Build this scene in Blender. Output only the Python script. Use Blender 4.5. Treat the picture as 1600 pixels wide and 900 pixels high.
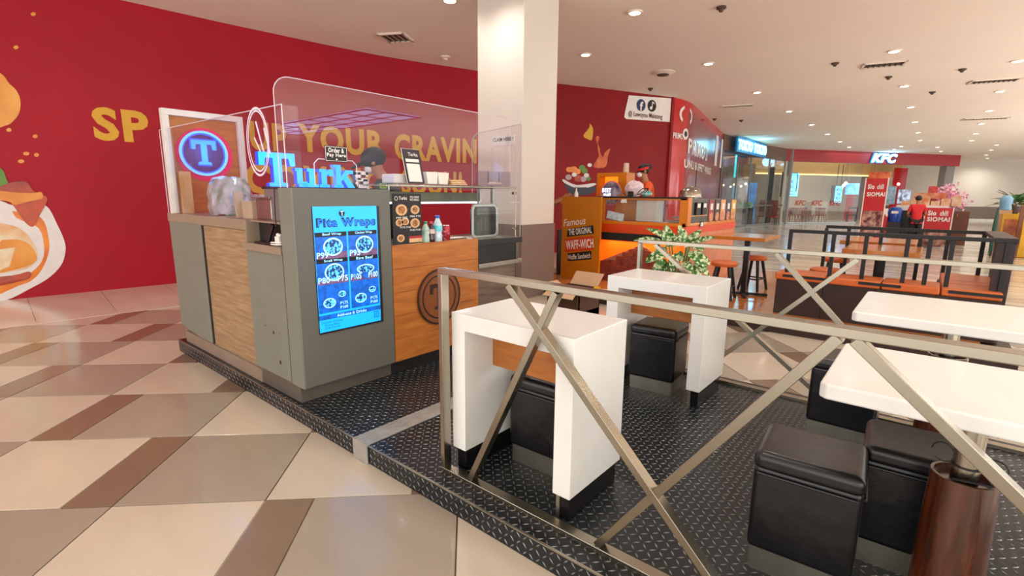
import bpy, bmesh, math, random
from mathutils import Vector, Matrix
random.seed(7)
SC = bpy.context.scene
COL = SC.collection
for o in list(bpy.data.objects): bpy.data.objects.remove(o)

# ------------------------------------------------------------ camera
YAW, PITCH, ROLL, FPX, H = math.radians(130.03371595), math.radians(10.56576607), math.radians(0.54295782), 776.348, 1.48
FW = Vector((math.cos(YAW)*math.cos(PITCH), math.sin(YAW)*math.cos(PITCH), -math.sin(PITCH)))
R0 = FW.cross(Vector((0, 0, 1))).normalized(); U0 = R0.cross(FW)
RR = R0*math.cos(ROLL) + U0*math.sin(ROLL); UU = U0*math.cos(ROLL) - R0*math.sin(ROLL)
cam = bpy.data.cameras.new('camera'); cam_o = bpy.data.objects.new('camera', cam); COL.objects.link(cam_o)
m = Matrix((RR, UU, -FW)).transposed().to_4x4(); m.translation = (0, 0, H); cam_o.matrix_world = m
cam.sensor_width = 36; cam.lens = FPX/1600*36; cam.clip_start = .05; cam.clip_end = 200
SC.camera = cam_o

# ------------------------------------------------------------ world, exposure, lamps
SC.view_settings.view_transform = 'Standard'; SC.view_settings.look = 'None'
SC.view_settings.exposure = 0.16; SC.view_settings.gamma = 1; SC.view_settings.use_curve_mapping = False
world = bpy.data.worlds.new('world'); SC.world = world; world.use_nodes = True
world.node_tree.nodes['Background'].inputs[0].default_value = (.97, .99, 1.0, 1)
world.node_tree.nodes['Background'].inputs[1].default_value = 1.1
CEIL = 4.22
LAMP_W = 70
# positions of the recessed ceiling lamps
LAMPS = [(-5.69,5.33),(-3.85,7.41),(-5.65,8.91)]
LAMPS += [(-4.0,y) for y in (11.05,14.75,18.5,22.3,25.9,29.6,33.0)]
LAMPS += [(-.97,y) for y in (12.28,16.1,19.8,23.6,27.4,31.0)]+[(-1.8,33.9),(-2.2,35.8)]
LAMPS += [(.88,y) for y in (14.6,18.3,22.0,25.5,29.2,32.4)]
LAMPS += [(-.35,35.6),(-.2,38.6),(1.94,35.6),(1.95,39.0),(1.97,43.2),(2.2,46.6)]
LAMPS += [(-4.7,4.9),(-6.8,1.6),(-3.7,-1.2),(-3.6,2.6),(-.97,.9),(-.97,4.7),(-.97,8.5),(1.6,3.2),(1.6,7.2),(2.2,11.0),(-7.0,-2.4),(4.6,5.5),(5.2,14),(5.2,22)]  # lamps out of view; the first is added to brighten the column front
def spot(x, y, w=LAMP_W, col=(1, .95, .89)):
    l = bpy.data.lights.new('downlight_lamp', 'SPOT'); l.energy = w; l.color = col
    l.spot_size = math.radians(150); l.spot_blend = 1.0; l.shadow_soft_size = .07
    o = bpy.data.objects.new('downlight_lamp', l); o.location = (x, y, CEIL-.03); COL.objects.link(o)
for x, y in LAMPS: spot(x, y, LAMP_W*(1.0 if y < 26 else (1.3 if y < 46 else 4.5)))

# added out-of-view fill lights; they throw the rail shadows on the white tables
for (x, y, rz, w, e) in ((9.0, -3.0, math.radians(68), 12, 420), (-3.0, -8.5, math.radians(-8), 12, 200), (11.0, 38.0, math.radians(100), 14, 260)):
    l = bpy.data.lights.new('added_fill_light', 'AREA'); l.shape = 'RECTANGLE'; l.size = w; l.size_y = 3.0; l.energy = e; l.color = (1, .97, .93)
    o = bpy.data.objects.new('added_fill_light', l); o.location = (x, y, 1.9); o.rotation_euler = (math.radians(90), 0, rz); COL.objects.link(o)

# added upward lights out of view beside and behind the camera, brightening the ceiling
for (x, y, w, d_, e) in ((11.5, 15.0, 11, 30, 3600), (-2.0, -8.0, 16, 6, 700)):
    l = bpy.data.lights.new('added_ceiling_uplight', 'AREA'); l.shape = 'RECTANGLE'; l.size = w; l.size_y = d_; l.energy = e; l.color = (1, .97, .93)
    o = bpy.data.objects.new('added_ceiling_uplight', l); o.location = (x, y, .25); o.rotation_euler = (math.pi, 0, 0); COL.objects.link(o)

# ------------------------------------------------------------ unprojection used while modelling (pixel of the photo -> a real plane)
CP = Vector((0, 0, H))
def ray(x, y): return FW*FPX + RR*(x-800) - UU*(y-450)
def PX(x, y, c): d = ray(x, y); return CP + d*(c/d.x)
def PY(x, y, c): d = ray(x, y); return CP + d*(c/d.y)
def PZ(x, y, c): d = ray(x, y); return CP + d*((c-H)/d.z)

# ------------------------------------------------------------ materials
def lin(h):
    h = h.lstrip('#'); c = [int(h[i:i+2], 16)/255 for i in (0, 2, 4)]
    return tuple(v/12.92 if v <= .04045 else ((v+.055)/1.055)**2.4 for v in c)
_M = {}
def mat(name, hx, rough=.5, metal=0.0, var=.06, scale=6, spec=.5, emit=0, coat=0, bump=0, stretch=(1,1,1), hx2=None, fac=None, bscale=None):
    if name in _M: return _M[name]
    mt = bpy.data.materials.new(name); mt.use_nodes = True; nt = mt.node_tree; N = nt.nodes; L = nt.links
    b = N['Principled BSDF']; c = lin(hx)
    tc = N.new('ShaderNodeTexCoord'); mp = N.new('ShaderNodeMapping'); mp.inputs['Scale'].default_value = stretch
    L.new(tc.outputs['Object'], mp.inputs[0])
    nz = N.new('ShaderNodeTexNoise'); nz.inputs['Scale'].default_value = scale; nz.inputs['Detail'].default_value = 5
    L.new(mp.outputs[0], nz.inputs['Vector'])
    cr = N.new('ShaderNodeValToRGB'); L.new(nz.outputs['Fac'], cr.inputs[0])
    c2 = lin(hx2) if hx2 else tuple(v*(1+var) for v in c); c1 = c if hx2 else tuple(v*(1-var) for v in c)
    cr.color_ramp.elements[0].position = .35 if not fac else fac[0]; cr.color_ramp.elements[1].position = .65 if not fac else fac[1]
    cr.color_ramp.elements[0].color = (*c1, 1); cr.color_ramp.elements[1].color = (*[min(1, v) for v in c2], 1)
    if emit:
        L.new(cr.outputs[0], b.inputs['Emission Color']); b.inputs['Emission Strength'].default_value = emit
        L.new(cr.outputs[0], b.inputs['Base Color'])
    else: L.new(cr.outputs[0], b.inputs['Base Color'])
    b.inputs['Roughness'].default_value = rough; b.inputs['Metallic'].default_value = metal
    b.inputs['Specular IOR Level'].default_value = spec; b.inputs['Coat Weight'].default_value = coat; b.inputs['Coat Roughness'].default_value = .08
    if bump:
        bp = N.new('ShaderNodeBump'); bp.inputs['Strength'].default_value = bump; bp.inputs['Distance'].default_value = .01
        n2 = N.new('ShaderNodeTexNoise'); n2.inputs['Scale'].default_value = bscale or scale*3; n2.inputs['Detail'].default_value = 6
        L.new(mp.outputs[0], n2.inputs['Vector']); L.new(n2.outputs['Fac'], bp.inputs['Height']); L.new(bp.outputs[0], b.inputs['Normal'])
    _M[name] = mt; return mt
def acrylic(name, tint=(1, 1, 1), haze=.05, rough=0.0, refl=1.0):
    if name in _M: return _M[name]
    mt = bpy.data.materials.new(name); mt.use_nodes = True; nt = mt.node_tree; N = nt.nodes; L = nt.links
    N.remove(N['Principled BSDF']); out = N['Material Output']
    tr = N.new('ShaderNodeBsdfTransparent'); tr.inputs[0].default_value = (*tint, 1)
    gl = N.new('ShaderNodeBsdfGlossy'); gl.inputs['Roughness'].default_value = rough
    df = N.new('ShaderNodeBsdfDiffuse'); df.inputs[0].default_value = (.9, .88, .9, 1)
    fr = N.new('ShaderNodeLayerWeight'); fr.inputs[0].default_value = .5
    pw = N.new('ShaderNodeMath'); pw.operation = 'POWER'; pw.inputs[1].default_value = 5; L.new(fr.outputs['Facing'], pw.inputs[0])
    mu = N.new('ShaderNodeMath'); mu.operation = 'MULTIPLY_ADD'; mu.inputs[1].default_value = .9; mu.inputs[2].default_value = .04*refl; L.new(pw.outputs[0], mu.inputs[0])
    nz = N.new('ShaderNodeTexNoise'); nz.inputs['Scale'].default_value = 3; m2 = N.new('ShaderNodeMath'); m2.operation = 'MULTIPLY'; m2.inputs[1].default_value = haze*2; L.new(nz.outputs['Fac'], m2.inputs[0])
    a = N.new('ShaderNodeMixShader'); L.new(m2.outputs[0], a.inputs[0]); L.new(tr.outputs[0], a.inputs[1]); L.new(df.outputs[0], a.inputs[2])
    b = N.new('ShaderNodeMixShader'); L.new(mu.outputs[0], b.inputs[0]); L.new(a.outputs[0], b.inputs[1]); L.new(gl.outputs[0], b.inputs[2])
    L.new(b.outputs[0], out.inputs[0]); _M[name] = mt; return mt
def wood(name, a, b_, rough=.4, scale=3, stretch=(1, 1, 12), coat=0):
    return mat(name, a, rough, hx2=b_, scale=scale, stretch=stretch, fac=(.3, .7), coat=coat, bump=.12)
M_steel = mat('brushed_steel', 'A29A8A', .26, 1, var=.02, scale=3)
M_steel2 = mat('dull_steel', 'A9A69A', .38, 1, var=.10, scale=9, bump=.1)
M_white = mat('white_laminate', 'EEEFEC', .22, var=.012, coat=.25)
M_black = mat('black_vinyl', '0E0E12', .3, var=.2, scale=5, bump=.25, bscale=14, spec=.55)
M_char = mat('charcoal', '1B1A1C', .4, var=.15)
M_grey = mat('warm_grey_laminate', '7B7F74', .42, var=.03)
M_grey_shade = mat('shaded_grey_laminate', '66665F', .42, var=.03)  # same grey laminate, colour darkened for the side in shade
M_oak = wood('pale_oak', 'B0926E', '8C7153', .45, 3.5, (1.2, 1.2, 14))
M_owood = wood('orange_wood', 'C47A35', 'A65F25', .38, 3, (1.5, 1.5, 9))
M_dwood = wood('dark_walnut', '4A3022', '35211A', .4)
M_greywood = wood('grey_brown_wood', '7A6657', '5B4A3F', .5, 3, (1.2, 1.2, 10))
M_red = mat('red_vinyl_print', 'A60A22', .5, var=.06, scale=.8, spec=.3)
M_yellow = mat('yellow_print', 'D9A51C', .4, var=.02)
M_offw = mat('cream_paint', 'DAD2C6', .6, var=.02, scale=1)
M_ceil = mat('ceiling_paint', 'F0E6DA', .8, var=.015, scale=.6)
M_dado = mat('taupe_dado', '7A6A60', .55, var=.03)
M_tread = mat('diamond_plate_black', '1B2126', .34, .25, var=.25, scale=4)
M_bars = mat('diamond_plate_bars', '8A8F90', .3, .85, var=.25, scale=3)
M_neon = mat('cyan_neon', '1890FF', .4, emit=1.25, var=.02)
M_neon2 = mat('pale_neon_tube', '5AB4FF', .4, emit=1.3, var=.02)
M_neonb = mat('deep_blue_letter_side', '0A3FC8', .4, emit=1.1, var=.1)
M_print_w = mat('white_print', 'EDE9E2', .5, var=.02)
M_print_k = mat('black_print', '141315', .5, var=.1)
M_orange = mat('orange_laminate', 'D87E0E', .38, var=.04)
M_redor = mat('red_orange_laminate', 'E0470C', .35, var=.05)
M_glow = mat('backlit_orange_panel', 'FF5A08', .5, emit=1.0, var=.12, scale=2)
M_cush = mat('orange_vinyl_cushion', 'C8642A', .42, var=.06, bump=.15)
M_dbrown = mat('dark_brown_laminate', '2C1814', .45, var=.15)
M_skin = mat('skin', 'A8704E', .5, var=.05)
M_hair = mat('black_hair', '15100E', .6, var=.2)
M_acr = acrylic('clear_acrylic', (.96, .94, .96), .008, refl=.6)
M_glass = acrylic('shop_glass', (.90, .93, .92), .008, refl=.8)
M_glass2 = acrylic('case_glass', (.95, .97, .96), .02)
M_edge = mat('acrylic_edge', 'D8C8D2', .2, var=.02)
M_leaf = mat('variegated_leaf', '2E6B22', .35, hx2='D8E6B4', scale=30, fac=(.47, .58))
M_leaf2 = mat('dark_leaf', '1F4A22', .4, hx2='4C7A40', scale=8)

# ------------------------------------------------------------ mesh helpers
class MB:
    def __init__(s): s.v = []; s.f = []
    def add(s, vs, fs):
        n = len(s.v); s.v += [tuple(v) for v in vs]; s.f += [tuple(i+n for i in f) for f in fs]; return s
    def box(s, x0, x1, y0, y1, z0, z1):
        return s.add([(x0,y0,z0),(x1,y0,z0),(x1,y1,z0),(x0,y1,z0),(x0,y0,z1),(x1,y0,z1),(x1,y1,z1),(x0,y1,z1)],
                     [(0,3,2,1),(4,5,6,7),(0,1,5,4),(1,2,6,5),(2,3,7,6),(3,0,4,7)])
    def bar(s, p0, p1, w, d, side=(0, 1, 0)):      # rectangular bar, w across, d along side
        p0, p1 = Vector(p0), Vector(p1); a = (p1-p0).normalized(); sd = Vector(side); sd = (sd-a*sd.dot(a)).normalized(); t = a.cross(sd)
        vs = [p+t*i*w/2+sd*j*d/2 for p in (p0, p1) for i, j in ((-1,-1),(1,-1),(1,1),(-1,1))]
        return s.add(vs, [(3,2,1,0),(4,5,6,7),(0,1,5,4),(1,2,6,5),(2,3,7,6),(3,0,4,7)])
    def cyl(s, p0, p1, r0, r1=None, n=16, cap=True):
        r1 = r0 if r1 is None else r1; p0, p1 = Vector(p0), Vector(p1); a = (p1-p0).normalized()
        q = Vector((1,0,0)) if abs(a.x) < .9 else Vector((0,1,0)); t = a.cross(q).normalized(); b = a.cross(t)
        vs = [p+(t*math.cos(2*math.pi*i/n)+b*math.sin(2*math.pi*i/n))*r for p, r in ((p0,r0),(p1,r1)) for i in range(n)]
        fs = [(i,(i+1)%n,n+(i+1)%n,n+i) for i in range(n)]
        if cap: fs += [tuple(range(n-1,-1,-1)), tuple(range(n,2*n))]
        return s.add(vs, fs)
    def lathe(s, c, prof, n=20):
        vs = [(c[0]+r*math.cos(2*math.pi*i/n), c[1]+r*math.sin(2*math.pi*i/n), c[2]+z) for r, z in prof for i in range(n)]
        fs = [(k*n+i,k*n+(i+1)%n,(k+1)*n+(i+1)%n,(k+1)*n+i) for k in range(len(prof)-1) for i in range(n)]
        fs += [tuple(range(n-1,-1,-1)), tuple(range((len(prof)-1)*n, len(prof)*n))]
        return s.add(vs, fs)
    def tube(s, pts, r, n=8):
        for a, b in zip(pts[:-1], pts[1:]): s.cyl(a, b, r, n=n)
        return s
    def prism(s, poly, org, ux, uy, depth):       # polygon in (u,v), extruded along ux x uy by depth
        org, ux, uy = Vector(org), Vector(ux), Vector(uy); n = ux.cross(uy).normalized(); k = len(poly)
        vs = [org+ux*u+uy*v for u, v in poly]+[org+ux*u+uy*v+n*depth for u, v in poly]
        return s.add(vs, [tuple(range(k-1,-1,-1)), tuple(range(k,2*k))]+[(i,(i+1)%k,k+(i+1)%k,k+i) for i in range(k)])
    def ring(s, c, ux, uy, r0, r1, depth, n=40, a0=0, a1=2*math.pi, sy=1):
        c, ux, uy = Vector(c), Vector(ux), Vector(uy); nn = ux.cross(uy).normalized(); vs = []; fs = []; cl = abs(a1-a0-2*math.pi) < 1e-6
        k = n if cl else n+1
        for i in range(k):
            a = a0+(a1-a0)*i/n; d = ux*math.cos(a)+uy*math.sin(a)*sy
            vs += [c+d*r0, c+d*r1, c+d*r1+nn*depth, c+d*r0+nn*depth]
        for i in range(n):
            a = 4*i; b = 4*((i+1) % k)
            fs += [(a,a+1,b+1,b),(a+1,a+2,b+2,b+1),(a+2,a+3,b+3,b+2),(a+3,a,b,b+3)]
        return s.add(vs, fs)
    def disc(s, c, ux, uy, r, depth, n=32, sy=1): return s.prism([(r*math.cos(2*math.pi*i/n), r*sy*math.sin(2*math.pi*i/n)) for i in range(n)], c, ux, uy, depth)
    def ball(s, c, rx, ry=None, rz=None, n=12, m_=8):
        ry = ry or rx; rz = rz or rx
        prof = [(math.sin(math.pi*k/m_), -math.cos(math.pi*k/m_)) for k in range(m_+1)]; prof[0] = (.02,-1); prof[-1] = (.02,1)
        vs = [(c[0]+rx*r*math.cos(2*math.pi*i/n), c[1]+ry*r*math.sin(2*math.pi*i/n), c[2]+rz*z) for r, z in prof for i in range(n)]
        fs = [(k*n+i,k*n+(i+1)%n,(k+1)*n+(i+1)%n,(k+1)*n+i) for k in range(m_) for i in range(n)]
        fs += [tuple(range(n-1,-1,-1)), tuple(range(m_*n,(m_+1)*n))]
        return s.add(vs, fs)
AX = ((0,1,0),(0,0,1))        # frame of a face looking to +x
AY = ((1,0,0),(0,0,1))        # frame of a face looking to -y
def wloc(p):
    v = Vector((0,0,0)); rz = 0
    while p is not None: v += p.location; p = p.parent
    return v
def obj(name, mb, mt, parent=None, bevel=0, smooth=False, origin=None, seg=2):
    me = bpy.data.meshes.new(name); o = bpy.data.objects.new(name, me); COL.objects.link(o)
    if parent is not None: off = wloc(parent)
    elif origin is not None: off = Vector(origin)
    else:
        xs = [v[0] for v in mb.v]; ys = [v[1] for v in mb.v]; off = Vector(((min(xs)+max(xs))/2, (min(ys)+max(ys))/2, min(v[2] for v in mb.v)))
    me.from_pydata([tuple(Vector(v)-off) for v in mb.v], [], mb.f); me.materials.append(mt)
    if parent is not None: o.parent = parent
    else: o.location = off
    bm = bmesh.new(); bm.from_mesh(me); bmesh.ops.recalc_face_normals(bm, faces=bm.faces)
    if smooth:
        for f in bm.faces: f.smooth = True
    bm.to_mesh(me); bm.free()
    if smooth: me.set_sharp_from_angle(angle=math.radians(42))
    if bevel:
        b = o.modifiers.new('bevel', 'BEVEL'); b.width = bevel; b.segments = seg; b.limit_method = 'ANGLE'
        if seg > 2:
            for p in me.polygons: p.use_smooth = True
            b.harden_normals = True
    return o
def tag(o, label, cat, group=None):
    o['label'] = label; o['category'] = cat
    if group: o['group'] = group
    return o
def thing(name, label, cat, loc, group=None, rz=0):
    o = bpy.data.objects.new(name, None); o.empty_display_size = .1; COL.objects.link(o); o.location = loc; o.rotation_euler = (0,0,rz)
    return tag(o, label, cat, group)
def struct(name, mb, mt, **k):
    o = obj(name, mb, mt, **k); o['kind'] = 'structure'; return o
def dup(root, loc, rz=0, label=None, group=None):
    r = root.copy(); COL.objects.link(r); r.location = loc; r.rotation_euler = (0,0,rz)
    if label: r['label'] = label
    if group: r['group'] = group
    for ch in list(root.children):
        c = ch.copy(); COL.objects.link(c); c.parent = r
        for g in ch.children:
            d = g.copy(); COL.objects.link(d); d.parent = c
    return r
def B(*a): return MB().box(*a)

# text -> list of verts in a w x h box, built-in font
_T = {}
def textgeo(body, offset=.0, shear=0):
    k = (body, offset, shear)
    if k in _T: return _T[k]
    c = bpy.data.curves.new('lettering', 'FONT'); c.body = body; c.size = 1; c.offset = offset; c.shear = shear; c.resolution_u = 3; c.space_character = 1+offset*3; c.space_line = .95; c.align_x = 'CENTER'
    o = bpy.data.objects.new('lettering', c); COL.objects.link(o); bpy.context.view_layer.update()
    me = bpy.data.meshes.new_from_object(o.evaluated_get(bpy.context.evaluated_depsgraph_get()))
    vs = [v.co.copy() for v in me.vertices]; fs = [tuple(p.vertices) for p in me.polygons]
    bpy.data.objects.remove(o); bpy.data.curves.remove(c); bpy.data.meshes.remove(me)
    x0 = min(v.x for v in vs); x1 = max(v.x for v in vs); y0 = min(v.y for v in vs); y1 = max(v.y for v in vs)
    r = ([((v.x-x0)/(x1-x0), (v.y-y0)/(y1-y0)) for v in vs], fs); _T[k] = r; return r
def text(mb, body, org, ux, uy, w, h, depth=.0015, offset=.02, shear=0):
    vs, fs = textgeo(body, offset, shear); org, ux, uy = Vector(org), Vector(ux).normalized(), Vector(uy).normalized(); n = ux.cross(uy)
    k = len(vs)
    if depth < .006:
        mb.add([org+ux*u*w+uy*v*h+n*depth for u, v in vs], fs); return mb
    ed = {}
    for f in fs:
        for a, b in zip(f, f[1:]+f[:1]): ed[(a, b)] = ed.get((a, b), 0)+1
    side = [(a, b, b+k, a+k) for (a, b) in ed if (b, a) not in ed]
    mb.add([org+ux*u*w+uy*v*h for u, v in vs]+[org+ux*u*w+uy*v*h+n*depth for u, v in vs], [tuple(reversed(f)) for f in fs]+[tuple(i+k for i in f) for f in fs]+side)
    return mb

# ------------------------------------------------------------ curved red wall
WP = [(-9.9,-7.5),(-9.75,-4),(-9.66,-1.5),(-9.6,.6),(-9.5,1.8),(-9.42,2.6),(-9.27,4.2),(-8.92,6.5),(-8.27,8.5),(-7.57,10.7),(-6.9,12.1),(-6.02,14.15)]
def catmull(P, n=8):
    out = []
    for i in range(len(P)-1):
        p0 = P[max(i-1,0)]; p1 = P[i]; p2 = P[i+1]; p3 = P[min(i+2,len(P)-1)]
        for k in range(n):
            t = k/n
            out.append(tuple(.5*(2*p1[j]+(p2[j]-p0[j])*t+(2*p0[j]-5*p1[j]+4*p2[j]-p3[j])*t*t+(3*p1[j]-p0[j]-3*p2[j]+p3[j])*t**3) for j in (0,1)))
    out.append(tuple(P[-1])); return out
class Wall:
    def __init__(s, pts):
        s.p = [Vector((a[0], a[1])) for a in pts]; s.s = [0]
        for a, b in zip(s.p[:-1], s.p[1:]): s.s.append(s.s[-1]+(b-a).length)
    def at(s, q, off=0):
        q = max(0, min(q, s.s[-1]-1e-6))
        i = max(k for k in range(len(s.s)-1) if s.s[k] <= q); a, b = s.p[i], s.p[i+1]; d = (b-a).normalized()
        p = a+d*(q-s.s[i]); n = Vector((d.y, -d.x)); return p+n*off
    def hit(s, px, py):       # pixel -> (s, z)
        d = ray(px, py); best = None
        for i in range(len(s.p)-1):
            a, b = s.p[i], s.p[i+1]; e = b-a; det = d.x*(-e.y)+e.x*d.y
            if abs(det) < 1e-9: continue
            t = (a.x*(-e.y)+e.x*a.y)/det; u = (d.x*a.y-d.y*a.x)/det
            n_ = len(s.p)-2; lo = -.001 if i else -9; hi = 1.001 if i < n_ else 9
            if t > 0 and lo <= u <= hi and (best is None or t < best[0]): best = (t, s.s[i]+u*e.length, H+d.z*t)
        return best[1], best[2]
    def sheet(s, mb, z0, z1, th=.12, s0=0, s1=None):
        s1 = s1 or s.s[-1]; qs = [s0]+[q for q in s.s if s0 < q < s1]+[s1]; k = len(qs)
        f = [s.at(q) for q in qs]; b = [s.at(q, -th) for q in qs]
        vs = [(p.x,p.y,z0) for p in f]+[(p.x,p.y,z1) for p in f]+[(p.x,p.y,z0) for p in b]+[(p.x,p.y,z1) for p in b]; fs = []
        for i in range(k-1): fs += [(i,i+1,k+i+1,k+i),(2*k+i,3*k+i,3*k+i+1,2*k+i+1),(k+i,k+i+1,3*k+i+1,3*k+i),(i,2*k+i,2*k+i+1,i+1)]
        fs += [(0,k,3*k,2*k),(k-1,3*k-1,4*k-1,2*k-1)]
        mb.add(vs, fs); return mb
    def poly(s, mb, pts, off=.004, smooth=False):       # pts in (s, z)
        if smooth:
            n = len(pts); o_ = []
            for i in range(n):
                p0, p1, p2, p3 = pts[i-1], pts[i], pts[(i+1) % n], pts[(i+2) % n]
                for k in range(4):
                    t = k/4; o_.append(tuple(.5*(2*p1[j]+(p2[j]-p0[j])*t+(2*p0[j]-5*p1[j]+4*p2[j]-p3[j])*t*t+(3*p1[j]-p0[j]-3*p2[j]+p3[j])*t**3) for j in (0,1)))
            pts = o_
        mb.add([(*s.at(q, off), z) for q, z in pts], [tuple(range(len(pts)))]); return mb
    def text(s, mb, body, s0, z0, w, h, off=.004, offset=.03, slope=0):
        vs, fs = textgeo(body, offset); mb.add([(*s.at(s0+u*w, off), z0+v*h+slope*u*w) for u, v in vs], fs); return mb
W1 = Wall(catmull(WP))
# ============================================================ STRUCTURE
def tile_mat():
    mt = bpy.data.materials.new('far_tiles'); mt.use_nodes = True; nt = mt.node_tree; N = nt.nodes; L = nt.links; b = N['Principled BSDF']
    g = N.new('ShaderNodeNewGeometry'); sp = N.new('ShaderNodeSeparateXYZ'); L.new(g.outputs['Position'], sp.inputs[0])
    def M(op, a, b_=None, c=None):
        n = N.new('ShaderNodeMath'); n.operation = op
        for i, v in enumerate((a, b_, c)):
            if v is None: continue
            if isinstance(v, (int, float)): n.inputs[i].default_value = v
            else: L.new(v, n.inputs[i])
        return n.outputs[0]
    s = M('ADD', sp.outputs[0], sp.outputs[1]); c = M('SUBTRACT', sp.outputs[1], sp.outputs[0])
    cb = M('SUBTRACT', c, 3.25); odd = M('FLOORED_MODULO', M('FLOOR', cb), 2.0)
    s0 = M('ADD', M('MULTIPLY', odd, 1.33), -2.75)
    u = M('FLOORED_MODULO', M('SUBTRACT', s, s0), 2.33)
    brown = M('LESS_THAN', u, .33); taupe = M('LESS_THAN', u, 1.33)
    def rgb(h): n = N.new('ShaderNodeRGB'); n.outputs[0].default_value = (*lin(h), 1); return n.outputs[0]
    def mix(f, a, b_):
        n = N.new('ShaderNodeMix'); n.data_type = 'RGBA'; L.new(f, n.inputs[0]); L.new(a, n.inputs[6]); L.new(b_, n.inputs[7]); return n.outputs[2]
    col = mix(brown, mix(taupe, rgb('C6BAA8'), rgb('9E9384')), rgb('7E6A58'))
    fc = M('FRACT', cb); e = .006
    jt = M('MAXIMUM', M('LESS_THAN', fc, e), M('MAXIMUM', M('LESS_THAN', u, e), M('LESS_THAN', M('ABSOLUTE', M('SUBTRACT', u, 1.33)), e)))
    col = mix(jt, col, rgb('5E4C3E'))
    nz = N.new('ShaderNodeTexNoise'); nz.inputs['Scale'].default_value = 1.2; mp = N.new('ShaderNodeMapping'); mp.inputs['Scale'].default_value = (.5, 3.2, 1); L.new(g.outputs['Position'], mp.inputs[0]); L.new(mp.outputs[0], nz.inputs['Vector']); nz.inputs['Detail'].default_value = 6
    rp = N.new('ShaderNodeValToRGB'); L.new(nz.outputs[0], rp.inputs[0]); rp.color_ramp.elements[0].position = .38; rp.color_ramp.elements[1].position = .62
    rp.color_ramp.elements[0].color = (*lin('AFA294'), 1); rp.color_ramp.elements[1].color = (*lin('D8CFC4'), 1)
    farf = M('GREATER_THAN', sp.outputs[1], 10.0); col = mix(farf, col, rp.outputs[0])
    L.new(col, b.inputs['Base Color']); b.inputs['Roughness'].default_value = .17; b.inputs['Coat Weight'].default_value = .2; b.inputs['Coat Roughness'].default_value = .04
    return mt
def tile_m(name, hx):
    mt = mat(name, hx, .2, var=.05, scale=1.4, coat=.22, stretch=(1, 2.5, 1))
    N = mt.node_tree.nodes; L = mt.node_tree.links; b = N['Principled BSDF']   # every tile a slightly different piece of stone
    oi = N.new('ShaderNodeObjectInfo'); hs = N.new('ShaderNodeHueSaturation'); mr = N.new('ShaderNodeMapRange'); mr.inputs[3].default_value = .93; mr.inputs[4].default_value = 1.06
    L.new(oi.outputs['Random'], mr.inputs[0]); L.new(mr.outputs[0], hs.inputs['Value']); src = b.inputs['Base Color'].links[0].from_socket; L.new(src, hs.inputs['Color']); L.new(hs.outputs[0], b.inputs['Base Color'])
    return mt
floor = struct('floor', B(-13, 27, -9, 60, -.1, -.006), tile_mat(), origin=(0,0,-.1))
ceiling = struct('ceiling', B(-13, 27, -9, 60, CEIL, CEIL+.15), M_ceil)

# floor tiles one by one on the near part
def tile_mesh(w, h, mt):
    bm = MB(); c = math.sqrt(.5); g = .0035; d = .006
    ex = Vector((c, c, 0)); ey = Vector((-c, c, 0)); vs = []
    for z, q in ((-d, 0), (-.0012, 0), (0, .0014)):
        for a, b_ in ((g+q, g+q), (w-g-q, g+q), (w-g-q, h-g-q), (g+q, h-g-q)): v = ex*a+ey*b_; vs.append((v.x, v.y, z))
    fs = [(8,9,10,11)]+[(k+i, k+(i+1)%4, k+4+(i+1)%4, k+4+i) for k in (0,4) for i in range(4)]
    me = bpy.data.meshes.new('floor_tile'); me.from_pydata(vs, [], fs); me.materials.append(mt); return me
q = math.sqrt(.5)
TM = {'b': (tile_mesh(.33*q, q, tile_m('brown_tile', '7E6A58')), .33), 't': (tile_mesh(q, q, tile_m('taupe_tile', '9E9384')), 1), 'l': (tile_mesh(q, q, tile_m('light_tile', 'C6BAA8')), 1)}
def ring_x(y):
    best = min((abs(W1.at(s, 1.98).y-y), W1.at(s, 1.98).x) for s in [i*.25 for i in range(int(W1.s[-1]/.25))]); return best[1]
RX = {round(y*.5, 1): ring_x(y*.5) for y in range(-14, 30)}
cells = []
for bd in range(-9, 14):
    c0 = 3.25+bd; s0 = -2.75 if bd % 2 == 0 else -1.42
    for k in range(-8, 9):
        for kind, off in (('b', 0), ('t', .33), ('l', 1.33)):
            s = s0+2.33*k+off; w = TM[kind][1]; cx = ((s+w/2)-(c0+.5))/2; cy = ((s+w/2)+(c0+.5))/2
            v = Vector((cx, cy, 0))-CP; dep = v.dot(FW)
            if dep < .25: continue
            u_, v_ = 800+FPX*v.dot(RR)/dep, 450-FPX*v.dot(UU)/dep
            if not (-420 < u_ < 2000 and v_ < 1500): continue
            if cy > 9.2 or dep > 11 or cy < -2.8: continue
            if cx < RX.get(round(max(-7, min(14.5, round(cy*2)/2)), 1), -9)-.15: continue
            if cy > 4.2 and cx > -1.6 and v_ > 470 and cy > 6.2: continue
            if -4.9 < cx < 1.4 and 1.9 < cy < 3.4: continue
            cells.append((dep, kind, s, c0))
cells.sort()
for dep, kind, s, c0 in cells[:290]:
    o = bpy.data.objects.new('floor_tile', TM[kind][0]); COL.objects.link(o); o.location = ((s-c0)/2, (s+c0)/2, 0); o.parent = floor; o.matrix_parent_inverse = Matrix.Translation((0, 0, .1))
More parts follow.
